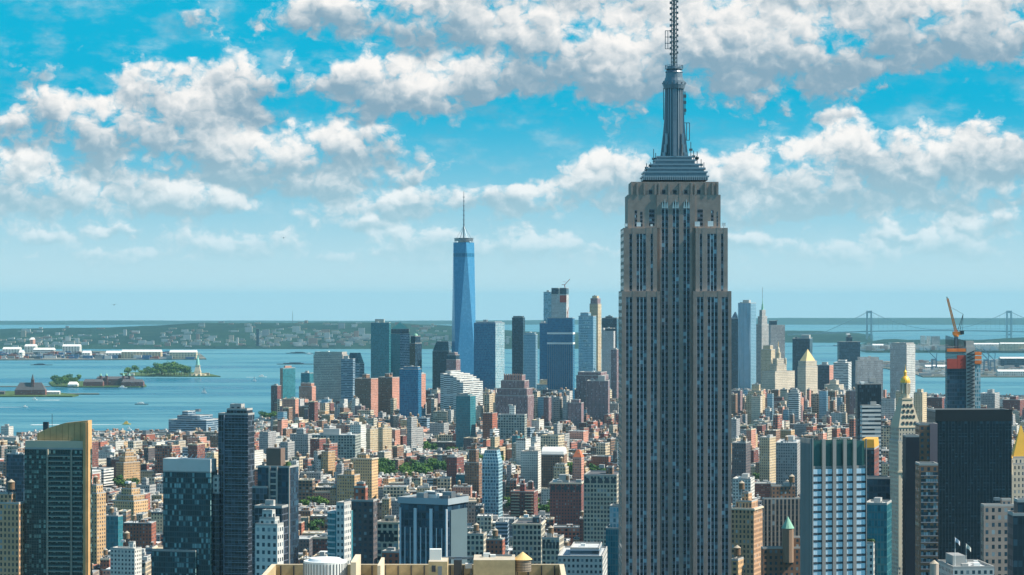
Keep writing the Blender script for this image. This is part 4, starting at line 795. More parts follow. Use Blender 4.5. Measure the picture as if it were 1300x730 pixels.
def special(name, label, cat, short, x0, xc, x1, yt, d, th, style, roof='grey', **k):
    t = Tower(name, label, cat, x0, xc, x1, yt, d, th, k.get('b'), short); t.blk(style, 0, t.h, roof=roof, sty2=k.get('sty2')); return t
t = special(O, 'slate blue tower under a stepped copper green pyramid roof', of, 'green pyramid tower', 495.6, 508, 520, 424, 5950, 40, 'teal_glass', 'green', sty2='blue_ribbon')
t.blk('navy_glass', t.h + .01, t.zz(418), (-.93, .93), (-.93, .93), 'green', 'setback'); pyramid(t, t.zz(418) + .01, t.zz(409.2), M_COPPER, .93, .93, .04)
t = special(G, 'dark navy tower with cut shoulders, left behind the faceted supertall', gt, 'cut shoulder navy tower', 549, 570, 573, 446, 6000, 10, 'navy_glass', 'tar')
a, b = t.a / 2 * .98, t.b / 2 * .98; mb = MB(); mb.prism([(-a, -b), (a, -b), (a, b), (-a, b)], t.h + .01, t.zz(433.5), 0, 1, 2.4, 3.9, poly2=[(-a * .55, -b * .8), (a * .9, -b * .8), (a * .9, b * .8), (-a * .55, b * .8)]); mb.build('chamfered_top', [MATS['navy_glass'], ROOFS['tar']], t.e)
# white stepped slab whose roof descends to the right
t = Tower('apartment_building', 'wide cream and white apartment terrace stepping down to the right', ab, 559, 588, 613, 475, 4750, 25, None, 'stepping white terrace')
n = 7
for i in range(n):
    f0, f1 = -1 + 2 * i / n, -1 + 2 * (i + 1) / n; t.blk('white_ribbon', 0, t.zz(475 + [0, 1, 1, 3, 5, 8, 11][i]), (f0 + (.003 if i else 0), f1), (-1, 1), 'white', 'terrace_block')
t.blk('white_ribbon', t.zz(476) + .01, t.zz(472), (-.9, -.45), (-.6, .4), 'silver', 'setback')
t.b2 = None
# stepped red tower
t = Tower('stone_tower', 'broad stepped rose brick ziggurat tower in front of the broad blue slab', of, 629, 670, 678, 503, 4650, 14, None, 'stepped rose tower')
t.blk('mauve_stone', 0, t.h, roof='tan'); z = t.h
for fx0, fx1, y in ((-.93, .93, 494), (-.72, .74, 484), (-.55, .55, 477)):
    z1 = t.zz(y); t.blk('mauve_stone', z + .003, z1, (fx0, fx1), (fx0, fx1), 'tan', 'setback'); z = z1
mb = MB()
for i in range(9): x = t.a * .27 * (-1 + 2 * i / 8); mb.box(x - .9, x + .9, -t.b * .275 - .6, -t.b * .275 + .4, z - 9, z + 3.2, 0, 0)
mb.build('crown_pier', MATS['pink_brick'], t.e)
# blue glass tower with two white bands
t = special(G, 'big blue glass tower crossed by two white bands, under the unfinished concrete tower', gt, 'two band blue tower', 695, 727, 729.5, 404, 5300, 10, 'blue_glass', 'tar')
for y in (422, 434.7):
    mb = MB(); a, b = t.a / 2 + .8, t.b / 2 + .8; z = t.zz(y); mb.box(-a, a, -b, b, z - 4, z, 0, 0, bot=True); mb.build('white_band', M_WHITE, t.e)
mb = MB(); a, b = t.a / 2, t.b / 2
for i in range(13): x = -a + 2 * a * i / 12; mb.box(x - .35, x + .35, -b - .5, -b - .003, 0, t.zz(437), 0, 0)
mb.build('mullion_rib', M_STEEL, t.e)
# unfinished concrete tower with crane
t = special('unfinished_tower', 'unfinished concrete tower with dark netting and a red crane on top, downtown', 'tower', 'unfinished downtown tower', 700, 719, 722, 374, 5900, 12, 'white_vertical', 'grey')
for fx in ((-1, -.1), (.12, 1)): t.blk('navy_glass', t.h + .02, t.zz(366), fx, (-.98, .98), 'tar', 'netted_floors')
mb = MB(); mb.box(t.a * .06, t.a * .51, -t.b * .51, -t.b * .5 - .02, t.zz(384), t.zz(375), 0, 0); mb.build('safety_net', M_RED, t.e)
mb = MB(); z = t.zz(366); mb.bar((t.a * .32, 0, z - 5), (t.a * .32, 0, z + 10), 1.5); mb.bar((t.a * .28, 0, z + 7), (t.a * .66, 0, z + 22), 1.1); mb.bar((t.a * .32, 0, z + 8), (t.a * .12, 0, z + 9), 1.4); mb.bar((t.a * .2, 0, z + 16), (t.a * .45, 0, z + 15), .5)
mb.bar((t.a * .54, -4, t.zz(405)), (t.a * .54, -4, t.zz(394)), 1.0); mb.bar((t.a * .5, -4, t.zz(398)), (t.a * .62, -4, t.zz(390)), .8)
o = mb.build('tower_crane', M_RED, None); o.location = t.e.location; o.rotation_euler = t.e.rotation_euler; tag(o, 'small red crane on top of the unfinished downtown tower', 'crane')
# gothic spire
t = special(S, 'gothic stone tower with a tapering green spire beside the rippled silver tower', of, 'spired gothic tower', 960, 967, 976, 412, 6300, 30, 'grey_concrete', 'tan')
t.blk('grey_concrete', t.h + .01, t.zz(402), (-.75, .75), (-.75, .75), 'green', 'setback'); t.blk('grey_concrete', t.zz(402) + .01, t.zz(394), (-.5, .5), (-.5, .5), 'green', 'setback')
mb = MB(); mb.cyl(0, 0, t.zz(394), t.zz(386), t.a * .24, t.a * .14, 8); mb.cyl(0, 0, t.zz(386), t.zz(376), t.a * .08, .2, 8); mb.build('spire', M_COPPER, t.e)
mb = MB(); mb.bar((0, 0, t.zz(380)), (0, 0, t.zz(365)), .8); mb.build('finial', M_STEEL, t.e)
# municipal building
t = special('civic_building', 'pale stone civic building topped by a round columned lantern and statue', 'civic building', 'lantern topped building', 967, 984, 1009, 472, 5350, 40, 'tower_stone', 'tan')
for fx, fy, y0, y1 in (((-.5, .5), (-.5, .5), 472, 463), ((-.34, .34), (-.34, .34), 463, 456)): t.blk('tower_stone', t.zz(y0) + .01, t.zz(y1), fx, fy, 'tan', 'setback')
mb = MB(); rr = t.a * .13; mb.cyl(0, 0, t.zz(456), t.zz(455), rr * 1.3, None, 16); mb.cyl(0, 0, t.zz(455), t.zz(449), rr * .7, None, 16)
for i in range(12): a = i * math.pi / 6; mb.bar((math.cos(a) * rr, math.sin(a) * rr, t.zz(455)), (math.cos(a) * rr, math.sin(a) * rr, t.zz(449)), 1.5)
mb.cyl(0, 0, t.zz(449), t.zz(448), rr * 1.25, None, 16, 0, True); mb.cyl(0, 0, t.zz(448), t.zz(443.5), rr * .72, rr * .66, 14); mb.cyl(0, 0, t.zz(443.5), t.zz(440), rr * .7, .4, 14); mb.build('lantern', M_CREAM, t.e)
mb = MB(); mb.cyl(0, 0, t.zz(440), t.zz(434), .9, .35, 8); mb.build('statue', M_GOLD, t.e)
for sx in (-1, 1):
    for sy in (-1, 1): mb = MB(); mb.cyl(sx * t.a * .22, sy * t.b * .22, t.zz(463), t.zz(457), 2.6, 2.2, 10); mb.cyl(sx * t.a * .22, sy * t.b * .22, t.zz(457), t.zz(454.5), 2.4, .2, 10); mb.build('corner_turret', M_CREAM, t.e)
# gold pyramid courthouse
t = special('courthouse', 'cream stone courthouse tower with a steep gold pyramid roof', 'courthouse', 'gold pyramid courthouse', 1012.5, 1023, 1038, 466, 5150, 40, 'tower_stone', 'tan')
t.blk('tower_stone', t.h + .01, t.zz(459), (-.93, .93), (-.93, .93), 'tan', 'setback'); pyramid(t, t.zz(459) + .01, t.zz(443.6), plain('pale_gold', (.62, .47, .24), .5, .2), .82, .82, .02)
t.blk('tower_stone', 0, t.zz(507), (-1.35, 1.5), (-1.2, 1.3), 'tan', 'lower_block')

# ---- construction tower with the orange crane (2.3 km)
t = special('unfinished_tower', 'tall unfinished blue glass tower with orange nets and an orange crane, right side', 'tower', 'unfinished netted tower', 1200, 1235, 1237, 466, 2300, 4, 'navy_glass', 'grey')
a, b = t.a / 2, t.b / 2
mb = MB(); z0, z1 = t.zz(524), t.zz(440)     # concrete truss core face on the right third
x0, x1 = a * .38, a * 1.02
mb.box(x0, x1, -b - 1.2, -b - .003, 0, z1, 0, 0); mb.build('concrete_core', M_CONC, t.e)
mb = MB()
for i in range(26): z = z1 - 4 - i * 3.4; mb.bar((x0 + .6, -b - 1.5, z - 3), (x1 - .6, -b - 1.5, z), .9); mb.bar((x0 + .4, -b - 1.45, z - 3.2), (x1 - .4, -b - 1.45, z - 3.2), .7)
mb.build('scaffold_brace', M_DARK, t.e)
for (fx0, fx1, ya, yb) in ((-1.02, -.30, 468, 455.5), (-.28, .36, 468, 451)):
    mb = MB(); mb.box(a * fx0, a * fx1, -b - .8, -b - .1, t.zz(ya), t.zz(yb), 0, 0, bot=True); mb.build('safety_net', M_RED, t.e)
    mb = MB(); mb.box(a * fx0 - .05, a * fx1 + .05, -b - 1.1, -b + 1, t.zz(446.5), t.zz(442.5), 0, 0, bot=True); mb.build('orange_barrier', M_ORANGE, t.e)
for zc in range(6):
    mb = MB(); z = t.h + 2 + zc * 3.4; mb.box(-a, a * .36, -b + .3, b * .9, z, z + .35, 0, 0, bot=True); mb.build('floor_slab', M_CONC, t.e)
mb = MB()
for x in np.linspace(-a + .4, a * .34, 8):
    for y in (-b + .5, 0, b * .85): mb.bar((x, y, t.h), (x, y, t.zz(426 + (x + a) * .35)), .42)
for q in range(4): z = t.h + 20 - q * 2.4; mb.bar((-a, -b + .4, z), (a * .3, -b + .4, z - 1), .25)
mb.build('steel_frame', M_DARK, t.e)
mb = MB(); mb.box(a * .38, a * .96, -b, b * .6, z1, t.zz(433), 0, 0); mb.build('core_head', M_CONC, t.e)
for y0_ in (447, 452, 458):
    mb = MB(); mb.box(a * 1.0, a * 1.5, -b - 1.5, b * .2, t.zz(y0_ + 4), t.zz(y0_), 0, 0, bot=True); mb.build('hoist_cage', M_ORANGE, t.e)
t.blk('pale_glass', 0, t.zz(463), (1.04, 1.48), (-.7, .8), 'silver', 'glass_wing')
mb = MB(); kx, kz = X(1215, 2300) - t.e.location.x, t.zz(426)
mb.box(-1.6, 1.6, -1.6, 1.6, t.zz(446) - kz, -1, 0, 0); mb.cyl(0, 0, -1, .6, 2.6, None, 14, 1, True); mb.box(-3.2, 5.4, -1.7, 1.7, .6, 3.6, 1, 1, bot=True); mb.box(3.6, 7.0, -1.9, 1.9, 1.0, 4.4, 2, 2, bot=True)
tip = Vector(((1204 - 1215) / F * 2300, 0, (426 - 379) / F * 2300))
for o_ in ((-.9, -.9), (.9, -.9), (-.9, .9), (.9, .9)): mb.bar((o_[0], o_[1], 3), (tip.x + o_[0] * .7, o_[1] * .7, tip.z), .55, 1)
for i in range(14):
    p, q = tip * (i / 14), tip * ((i + 1) / 14); off = 3 * (1 - i / 14); s_ = 1 if i % 2 else -1
    mb.bar((p.x - .9 * s_, -.9, p.z + off), (q.x + .9 * s_, -.8, q.z + off * .95), .26, 1); mb.bar((p.x - .9, -.9, p.z + off), (p.x + .9, -.9, p.z + off), .26, 1); mb.bar((p.x, .9, p.z + off), (q.x, -.9, q.z + off * .95), .22, 1)
mb.bar((3.5, 0, 4), (6.5, 0, 20), .4, 2); mb.bar((1.2, 0, 4), (6.5, 0, 20), .4, 2); mb.bar((6.5, 0, 20), (tip.x * .75, 0, tip.z * .78), .22, 2); mb.bar((6.5, 0, 20), (6, 0, 4), .22, 2); mb.bar((tip.x, 0, tip.z), (tip.x - .8, 0, tip.z + 1.6), .7, 2)
o = mb.build('tower_crane', [M_STEEL, plain('crane_orange', (.80, .27, .05), .6), M_DARK], None); o.location = (t.e.location.x + kx, t.e.location.y, kz + t.z0); tag(o, 'orange lattice boom crane on top of the unfinished netted tower', 'crane')
# ---------------------------------------------------------------- near towers along the bottom edge
def bands(t, n, z1, fl, x0, x1, y, m, name, th=.5, out=.5):
    for i in range(n):
        mb = MB(); z = z1 - i * fl; mb.box(x0, x1, y - out, y - .003, z - th, z, 0, 0, bot=True); mb.build(name, m, t.e)
# gold crowned tower
t = special('apartment_building', 'dark green glass tower with balconies and a slanted gold crown at the left', ab, 'gold crowned tower', 31, 110, 117, 571, 1500, 9, 'green_glass', 'tan')
a, b = t.a / 2, t.b / 2; m_gold = plain('ochre_panels', (.54, .33, .15), .7, .0, .5, .12)
mb = MB(); mb.box(a + .003, a + 1.2, -b - .8, -b + 3.2, 0, t.zz(536), 0, 0); mb.box(a * .9, a - .01, -b - 1.2, -b - .003, 0, t.zz(536), 0, 0); mb.build('gold_fin', m_gold, t.e)
mb = MB(); p = [(-a * .64, -b * .5), (a * 1.0, -b * .5), (a * 1.0, b * .9), (-a * .64, b * .9)]; z0 = t.h + .01; zl, zr = t.zz(551), t.zz(534)
fx = lambda f: -a * .64 + a * 1.64 * f; prof = [(0, zl), (.25, zl + (zr - zl) * .45), (.55, zl + (zr - zl) * .8), (1, zr)]
mb.face([(fx(0), -b * .5, z0), (fx(1), -b * .5, z0)] + [(fx(f), -b * .5, z) for f, z in prof[::-1]]); mb.face([(fx(1), b * .9, z0), (fx(0), b * .9, z0)] + [(fx(f), b * .9, z) for f, z in prof])
for (f0, q0), (f1, q1) in zip(prof[:-1], prof[1:]): mb.face([(fx(f0), -b * .5, q0), (fx(f1), -b * .5, q1), (fx(f1), b * .9, q1), (fx(f0), b * .9, q0)])
mb.face([(fx(1), -b * .5, z0), (fx(1), b * .9, z0), (fx(1), b * .9, zr), (fx(1), -b * .5, zr)]); mb.face([(fx(0), b * .9, z0), (fx(0), -b * .5, z0), (fx(0), -b * .5, zl), (fx(0), b * .9, zl)])
mb.build('slanted_crown', m_gold, t.e)
mb = MB()
for i in range(9): x = -a * .6 + (a * 1.55) * i / 8; zt = float(np.interp((x + a * .64) / (a * 1.64), [q[0] for q in prof], [q[1] for q in prof])); mb.box(x - .12, x + .12, -b * .5 - .12, -b * .5 - .003, z0, zt - .3, 0, 0)
mb.build('panel_joint', plain('ochre_dark', (.30, .19, .07), .6), t.e)
mb = MB(); mb.box(-a * .98, a * .88, -b * .98, -b * .52, z0, t.zz(560), 0, 1); mb.build('parapet_block', [M_CREAM, ROOFS['tan']], t.e)
mb = MB(); mb.bar((-a * .2, 0, zl), (-a * .2, 0, t.zz(526)), .25); mb.build('roof_aerial', M_DARK, t.e); mb = MB(); mb.box(-a * .46, -a * .3, -2, 0, t.zz(547), t.zz(536.5), 0, 0); mb.build('vent_unit', M_DARK, t.e)
for i in range(30):
    z = t.h - 4 - i * 3.05
    mb = MB(); mb.box(-a * .22, a * .5, -b - 1.5, -b - .003, z - .28, z, 0, 0, bot=True); mb.box(-a * .22, a * .5, -b - 1.5, -b - 1.42, z, z + .95, 1, 1); mb.box(a * .5 - .12, a * .5, -b - 1.5, -b, z, z + 2.7, 0, 0); mb.box(-a * .22, -a * .22 + .12, -b - 1.5, -b, z, z + 2.7, 0, 0)
    mb.build('balcony', [plain('balcony_slab', (.46, .42, .34), .8), plain('railing_glass', (.07, .12, .13), .15)], t.e)
    mb = MB(); mb.box(a * .56, a * .86, -b - 1.0, -b - .003, z - .28, z, 0, 0, bot=True); mb.box(a * .56, a * .86, -b - 1.0, -b - .94, z, z + .9, 1, 1); mb.build('balcony', [MATS['balcony_slab'], MATS['railing_glass']], t.e)
    mb = MB(); mb.box(-a, -a * .24, -b - .18, -b - .003, z - .2, z + .1, 0, 0, bot=True); mb.build('floor_band', plain('floor_band_grey', (.10, .13, .13), .5), t.e)
mb = MB()
for x in (-.245, -.23, .53): mb.box(a * x - .25, a * x + .25, -b - 1.6, -b - .003, 0, t.h, 0, 0)
mb.build('dividing_wall', MATS['balcony_slab'], t.e)
# white capped glass tower
t = special(G, 'dark patchy glass tower with a plain white rooftop cap, left of the dark striped tower', gt, 'white capped tower', 207, 267, 276, 600, 1500, 16, 'mosaic_glass', 'grey')
a, b = t.a / 2, t.b / 2; t.blk('mosaic_glass', t.h + .001, t.h + .6, (-.99, .99), (-.99, .99), None, 'ledge')
mb = MB(); mb.box(-a * 1.005, a * 1.005, -b * 1.005, b * .7, t.h + .7, t.zz(583), 0, 1); mb.build('white_cap', [plain('cap_panels', (.60, .61, .60), .6, 0, .12, .4), ROOFS['white']], t.e)
mb = MB()
for i in range(8): x = a * (-.6 + .2 * i); mb.bar((x, 0, t.zz(583)), (x + 1.5, 1, t.zz(578)), .3)
mb.build('window_washing_rig', M_WHITE, t.e)
t.blk('mosaic_glass', 0, t.zz(701), (-1.4, .45), (-1.5, -1.006), 'tar', 'front_wing'); t.blk('dark_band_tower', 0, t.zz(627), (1.004, 1.28), (-.4, 1.0), 'white', 'side_wing'); t.blk('white_brick', t.zz(627) + .01, t.zz(606), (1.01, 1.24), (-.3, .5), 'white', 'stair_tower')
mb = MB(); w = a * 1.15
for i in range(10): mb.bar((-w + i * w / 6, -b * 1.5, t.zz(701)), (-w + i * w / 6, -b * 1.5, t.zz(701) + 1.1), .12)
mb.build('terrace_railing', M_STEEL, t.e)
# dark striped tower
t = special(G, 'tall dark blue-black striped tower with stepped top, tallest at lower left', gt, 'dark striped tower', 277, 315, 323, 527, 1500, 15, 'dark_band_tower', 'tar')
t.blk('dark_band_tower', t.h + .01, t.zz(521), (-.45, .9), (-.9, .9), 'tar', 'setback'); t.blk('grey_concrete', t.zz(521) + .01, t.zz(515.5), (-.3, .45), (-.6, .5), 'tan', 'bulkhead')
bands(t, 44, t.h - 1.2, 3.4, -t.a * .28, t.a / 2, -t.b / 2, plain('slab_edge', (.20, .24, .30), .6), 'slab_edge', .45, .5)
mb = MB(); mb.box(-t.a * .30, -t.a * .28, -t.b / 2 - .9, -t.b / 2 - .003, 0, t.h, 0, 0); mb.build('dividing_fin', MATS['slab_edge'], t.e)
# blue tower with pinkish columns and brown box
t = special(G, 'blue glass tower with pinkish stone columns and a brown box on its roof', gt, 'brown box tower', 327, 368, 379, 594, 1450, 16, 'navy_glass', 'tar')
a, b = t.a / 2, t.b / 2; mb = MB(); mb.box(-a * .6, a * .3, -b * .5, b * .5, t.h, t.zz(570), 0, 1); mb.build('rooftop_box', [plain('brown_cladding', (.17, .12, .10), .8), ROOFS['tar']], t.e)
for x0, x1 in ((-.30, -.20), (.16, .26), (.92, 1.0)): mb = MB(); mb.box(a * x0, a * x1, -b - .6, -b - .003, 0, t.h + .5, 0, 0); mb.build('stone_column', plain('pink_column', (.46, .38, .34), .8), t.e)
for i in range(20): mb = MB(); mb.box(-a * .19, a * .15, -b - .4, -b - .003, t.h - 3 - i * 3.6, t.h - 1.9 - i * 3.6, 0, 0, bot=True); mb.build('spandrel_panel', MATS['pink_column'], t.e)
t.blk('dark_band_tower', 0, t.zz(620), (-1.25, -.3), (-1.35, -1.004), 'tar', 'front_wing')
mb = MB(); mb.cyl(a * .55, b * .3, t.h, t.h + 3, 2.5, 1.2, 9); mb.build('roof_shrub', plain('roof_leaves', (.04, .09, .03), .9, 0, .3, 1), t.e)
for lb, sh, x0, xc, x1, yt, d, th, st, rf, tr in [
  ('grey balconied block with concrete frame in front of the brown box tower', None, 323, 358, 366, 645, 1250, 14, 'dark_band_tower', 'grey', ()),
  ('terracotta and white stepped block with a rooftop frame below the brown box tower', 'terracotta stepped block', 324, 352, 360, 668, 1150, 18, 'pale_grey', 'tan', ((-.7, .7, -.7, .7, 660), (-.5, .4, -.5, .5, 651))),
  ('dark brown brick tower with narrow windows and a red brick rooftop block', 'dark brown brick tower', 440, 474, 479, 637, 1450, 10, 'dark_brick', 'grey', ((-.5, .35, -.6, .6, 620, 'red_brick'), (-.35, .2, -.4, .4, 615, 'red_brick'))),
  ('ornate beige hotel with paired tall windows and a cornice, bottom centre', 'ornate beige hotel', 478, 506, 511, 664, 1600, 10, 'loft_stone', 'tan', ((-.4, .5, -.4, .5, 658),)),
  ('low red brick house with white arches before the ornate beige hotel', None, 485, 507, 511, 702, 1450, 8, 'red_brick', 'tar', ()),
  ('pale grey stone office with square windows at the lower right by the black tower', 'pale grey stone office', 1245, 1285, 1289, 643, 1250, -6, 'limestone_grid', 'white', ((.2, .8, -.4, .4, 636),))]:
    nm = 'hotel' if 'hotel' in lb else 'brick_house' if 'house' in lb else 'office_block' if 'office' in lb else 'apartment_building'
    if th < 0: x0, xc, x1 = x0, x0 + 4, x1
    FOUR[lb] = bld(nm, lb, nm.replace('_', ' '), sh, x0, xc, x1, yt, d, th, st, rf, None, tr, tank=False, n=3)
t = find('ornate beige hotel'); mb = MB(); a, b = t.a / 2, t.b / 2; mb.box(-a - .8, a + .8, -b - .9, -b - .003, t.h - .8, t.h + .6, 0, 0, bot=True); mb.build('cornice', M_CREAM, t.e); 
for i in range(3): mb = MB(); mb.face([(a * (-.5 + .45 * i) - 1.3, -b - .05, t.zz(688)), (a * (-.5 + .45 * i) + 1.3, -b - .05, t.zz(688)), (a * (-.5 + .45 * i) + 1.3, -b - .05, t.zz(678)), (a * (-.5 + .45 * i), -b - .05, t.zz(676)), (a * (-.5 + .45 * i) - 1.3, -b - .05, t.zz(678))]); mb.build('arched_window', M_DARK, t.e)
# rounded balcony tower
t = Tower('apartment_building', 'pale rounded apartment tower with curved glass balconies, lower left of centre', ab, 412, 437, 448, 650, 1400, 18, None, 'rounded balcony tower')
a, b = t.a / 2, t.b / 2; rr = a * .98; poly = [(a, b), (-a, b), (-a, -b * .2)] + [(-a * math.cos(q), -b * .2 - b * .8 * math.sin(q)) for q in np.linspace(.2, math.pi / 2, 6)] + [(a, -b)]
mb = MB(); mb.prism(poly, 0, t.h, 0, 1, 2.2, 3.3); mb.build('wall', [MATS['teal_glass'], ROOFS['silver']], t.e); t.blk('pale_grey', 0, t.zz(640), (.2, 1.003), (-1.003, .6), 'silver', 'stair_tower')
for i in range(17):
    z = t.h - .2 - i * 3.35; mb = MB(); mb.prism([(x * 1.05 if x < 0 else x * .1, y * 1.05) for x, y in poly], z - .9, z, 0, 0, bot=True); mb.build('balcony', plain('balcony_white', (.50, .53, .54), .6), t.e)
# dark box with white columns
t = special(O, 'dark blue office box with white vertical columns and a flat grey side wall, bottom centre', of, 'white columned box', 508, 568, 592, 641, 1250, 26, 'navy_glass', 'tar')
a, b = t.a / 2, t.b / 2
for i in range(4): x = -a + 2 * a * i / 3; mb = MB(); mb.box(x - .8 if i else x, x + .8 if i < 3 else x, -b - .9, -b - .003, 0, t.h - 2.2, 0, 0) if True else 0; mb.build('white_column', plain('column_white', (.50, .56, .62), .6), t.e)
for i in range(3):
    for f in (.33, .67): x = -a + 2 * a * (i + f) / 3; mb = MB(); mb.box(x - .22, x + .22, -b - .5, -b - .003, 0, t.h - 12, 0, 0); mb.build('thin_mullion', MATS['column_white'], t.e)
mb = MB(); mb.box(a + .003, a + .5, -b + 3, b, 0, t.h - 3, 0, 0); mb.build('side_wall', plain('slate_panel', (.10, .155, .185), .6), t.e)
mb = MB(); mb.box(-a - .9, a + .9, -b - 1.0, b + .9, t.h + .0, t.h + 3.2, 0, -1, bot=True); mb.build('fascia', plain('fascia_grey', (.30, .36, .41), .6), t.e)
mb = MB(); mb.face([(-a - .6, -b - .7, t.h + 2.2), (a + .6, -b - .7, t.h + 2.2), (a + .6, b + .6, t.h + 2.2), (-a - .6, b + .6, t.h + 2.2)]); mb.build('roof_deck', ROOFS['tar'], t.e)
t.clutter(t.h + 2.25, 14, big=False)
# grey hotel with pale windows
t = Tower('hotel', 'grey fluted hotel tower with pale sky-tinted windows and a green glass crown, right', 'hotel', 1017, 1031, 1100, 560, 1150, -14, None, 'grey hotel with pale windows')
a, b = t.a / 2, t.b / 2; m_grey = plain('hotel_stone', (.24, .25, .25), .8); m_pane = plain('sky_tinted_pane', (.60, .74, .86), .18, .35, .22, .25); zc = t.zz(592)  # pale blue of the panes stands for reflected sky, put into the colour
mb = MB(); mb.box(-a, a, -b + .6, b, 0, zc, 0, 1); mb.build('wall', [m_grey, ROOFS['grey']], t.e)
mb = MB(); mb.box(-a + .6, a - .6, -b + 1.2, -b + 1.5, zc, t.zz(561), 0, 0); mb.box(-a + .4, -a + .7, -b + 1.5, b, zc, t.zz(561), 0, 0); mb.box(a - .7, a - .4, -b + 1.5, b, zc, t.zz(561), 0, 0); mb.box(-a + .8, a - .8, b - .6, b - .3, zc, t.zz(561), 0, 0); mb.build('glass_crown', plain('crown_glass', (.035, .11, .11), .15, .2), t.e)
cols = [(-1, -.965), (-.64, -.515), (-.25, -.125), (.135, .26), (.50, .62), (.975, 1)]
for i, (f0, f1) in enumerate(cols): mb = MB(); mb.box(a * f0, a * f1, -b - .5, -b + .597, 0, t.zz(558 if i else 556), 0, 0); mb.build('stone_pier', m_grey, t.e)
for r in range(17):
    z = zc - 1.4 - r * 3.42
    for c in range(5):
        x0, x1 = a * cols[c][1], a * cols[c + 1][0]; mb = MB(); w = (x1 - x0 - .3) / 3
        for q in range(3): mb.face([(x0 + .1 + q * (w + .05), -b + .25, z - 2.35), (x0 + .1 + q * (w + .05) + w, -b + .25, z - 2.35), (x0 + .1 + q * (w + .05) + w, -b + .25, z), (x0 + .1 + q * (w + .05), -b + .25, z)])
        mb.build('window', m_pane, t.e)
    mb = MB(); mb.box(-a * .96, a * .97, -b + .1, -b + .595, z - 3.3, z - 2.42, 0, 0); mb.build('spandrel_panel', plain('hotel_spandrel', (.035, .05, .07), .5), t.e)
for i in range(9): y = -b + 2 * b * (i + .5) / 9; mb = MB(); mb.box(-a - .55, -a - .003, y - .5, y + .5, 0, t.zz(557), 0, 0); mb.build('side_fin', m_grey, t.e)
t.clutter(zc, 3, big=True)
# teal block and gold parapet block right of it
t = special(G, 'turquoise glass apartment block below the orange topped red block, right of the grey hotel', gt, 'turquoise block', 1098, 1126, 1132, 641, 1300, 16, 'teal_glass', 'silver'); t.clutter(t.h, 3)
t.blk('white_brick', 0, t.zz(690), (-1.0, -.1), (-1.5, -1.005), 'white', 'front_wing')
for i in range(4): 
    mb = MB(); rs = random.Random(i)
    for q in range(60): v = Vector((rs.gauss(0, 1), rs.gauss(0, 1), rs.gauss(0, 1))); v.normalize(); v *= 1.3 * rs.uniform(.6, 1); u_ = v.cross(Vector((rs.random(), 1, rs.random()))).normalized() * .5; w_ = v.cross(u_).normalized() * .5; mb.face([v - u_ - w_ + Vector((0, 0, 1.2)), v + u_ - w_ + Vector((0, 0, 1.2)), v + u_ + w_ + Vector((0, 0, 1.2)), v - u_ + w_ + Vector((0, 0, 1.2))])
    mb.build('terrace_shrub', MATS['roof_leaves'], t.e, (-t.a * .45 + i * t.a * .11, -t.b * .62, t.zz(690)))
t = special('apartment_building', 'dark red block with a bright orange-gold slanted parapet beside the grey hotel', ab, 'orange parapet block', 1094, 1110, 1116, 571, 1500, 14, 'dark_brick', 'tar', sty2='dark_red_brick')
mb = MB(); a, b = t.a / 2, t.b / 2; mb.prism([(-a, -b), (a, -b), (a, b), (-a, b)], t.h + 1.2, t.zz(558), 0, 0, poly2=[(-a, -b * .9), (a * .9, -b * .9), (a * .9, b * .9), (-a, b * .9)]); mb.build('slanted_parapet', plain('orange_gold', (.72, .38, .05), .5, .1), t.e)
t = special(G, 'dark patchwork glass block under the orange parapet block', gt, None, 1098, 1128, 1130, 608, 1420, 0, 'navy_glass', 'tar', b=12)
# clock tower with the gold cupola
t = special('clock_tower', 'slender cream stone clock tower with a gold cupola, right of the turquoise block', 'clock tower', 'gold cupola tower', 1138, 1140.5, 1170, 560, 2080, -12, 'tower_stone', 'tan', b=22)
a, b = t.a / 2, t.b / 2; t.blk('tower_stone', t.h + .01, t.zz(543), (-.92, .92), (-.92, .92), 'tan', 'setback')
mb = MB(); q = [(-a * .95, -b * .95), (a * .95, -b * .95), (a * .95, b * .95), (-a * .95, b * .95)]; mb.prism(q, t.zz(543) + .01, t.zz(508), 0, 0, 3, 4, poly2=[(x * .42, y * .42) for x, y in q]); mb.build('pyramid_roof', M_CREAM, t.e)
for r, y in enumerate((537, 529, 522, 515)):
    f = .95 - .53 * (543 - y) / 35
    for i in range(4 - (r > 1)): n = 4 - (r > 1); x = a * f * (-.6 + 1.2 * i / (n - 1)); mb = MB(); mb.box(x - .75, x + .75, -b * f - .9, -b * f + 1.2, t.zz(y + 2), t.zz(y - 1.6), 0, 0); mb.build('dormer', M_DARK, t.e)
mb = MB(); mb.box(-a * .46, a * .46, -b * .46, b * .46, t.zz(508), t.zz(506), 0, 0, bot=True); mb.cyl(0, 0, t.zz(506), t.zz(500), a * .34, None, 12)
for i in range(8): q = i * math.pi / 4; mb.bar((math.cos(q) * a * .36, math.sin(q) * a * .36, t.zz(500)), (math.cos(q) * a * .36, math.sin(q) * a * .36, t.zz(488)), 1.3)
mb.cyl(0, 0, t.zz(500), t.zz(488), a * .2, None, 10); mb.cyl(0, 0, t.zz(488), t.zz(486.5), a * .42, None, 12, 0, True); mb.build('belfry', M_CREAM, t.e)
mb = MB(); rr = a * .42
for i in range(7): q0, q1 = i * math.pi / 14, (i + 1) * math.pi / 14; mb.cyl(0, 0, t.zz(486.4) + 1.35 * rr * math.sin(q0), t.zz(486.4) + 1.35 * rr * math.sin(q1), rr * math.cos(q0), max(.3, rr * math.cos(q1)), 16)
mb.cyl(0, 0, t.zz(478), t.zz(473), a * .13, a * .12, 10); mb.cyl(0, 0, t.zz(473), t.zz(470), a * .16, .3, 10); mb.cyl(0, 0, t.zz(470), t.zz(462), .35, .05, 6); mb.build('gold_cupola', M_GOLD, t.e)
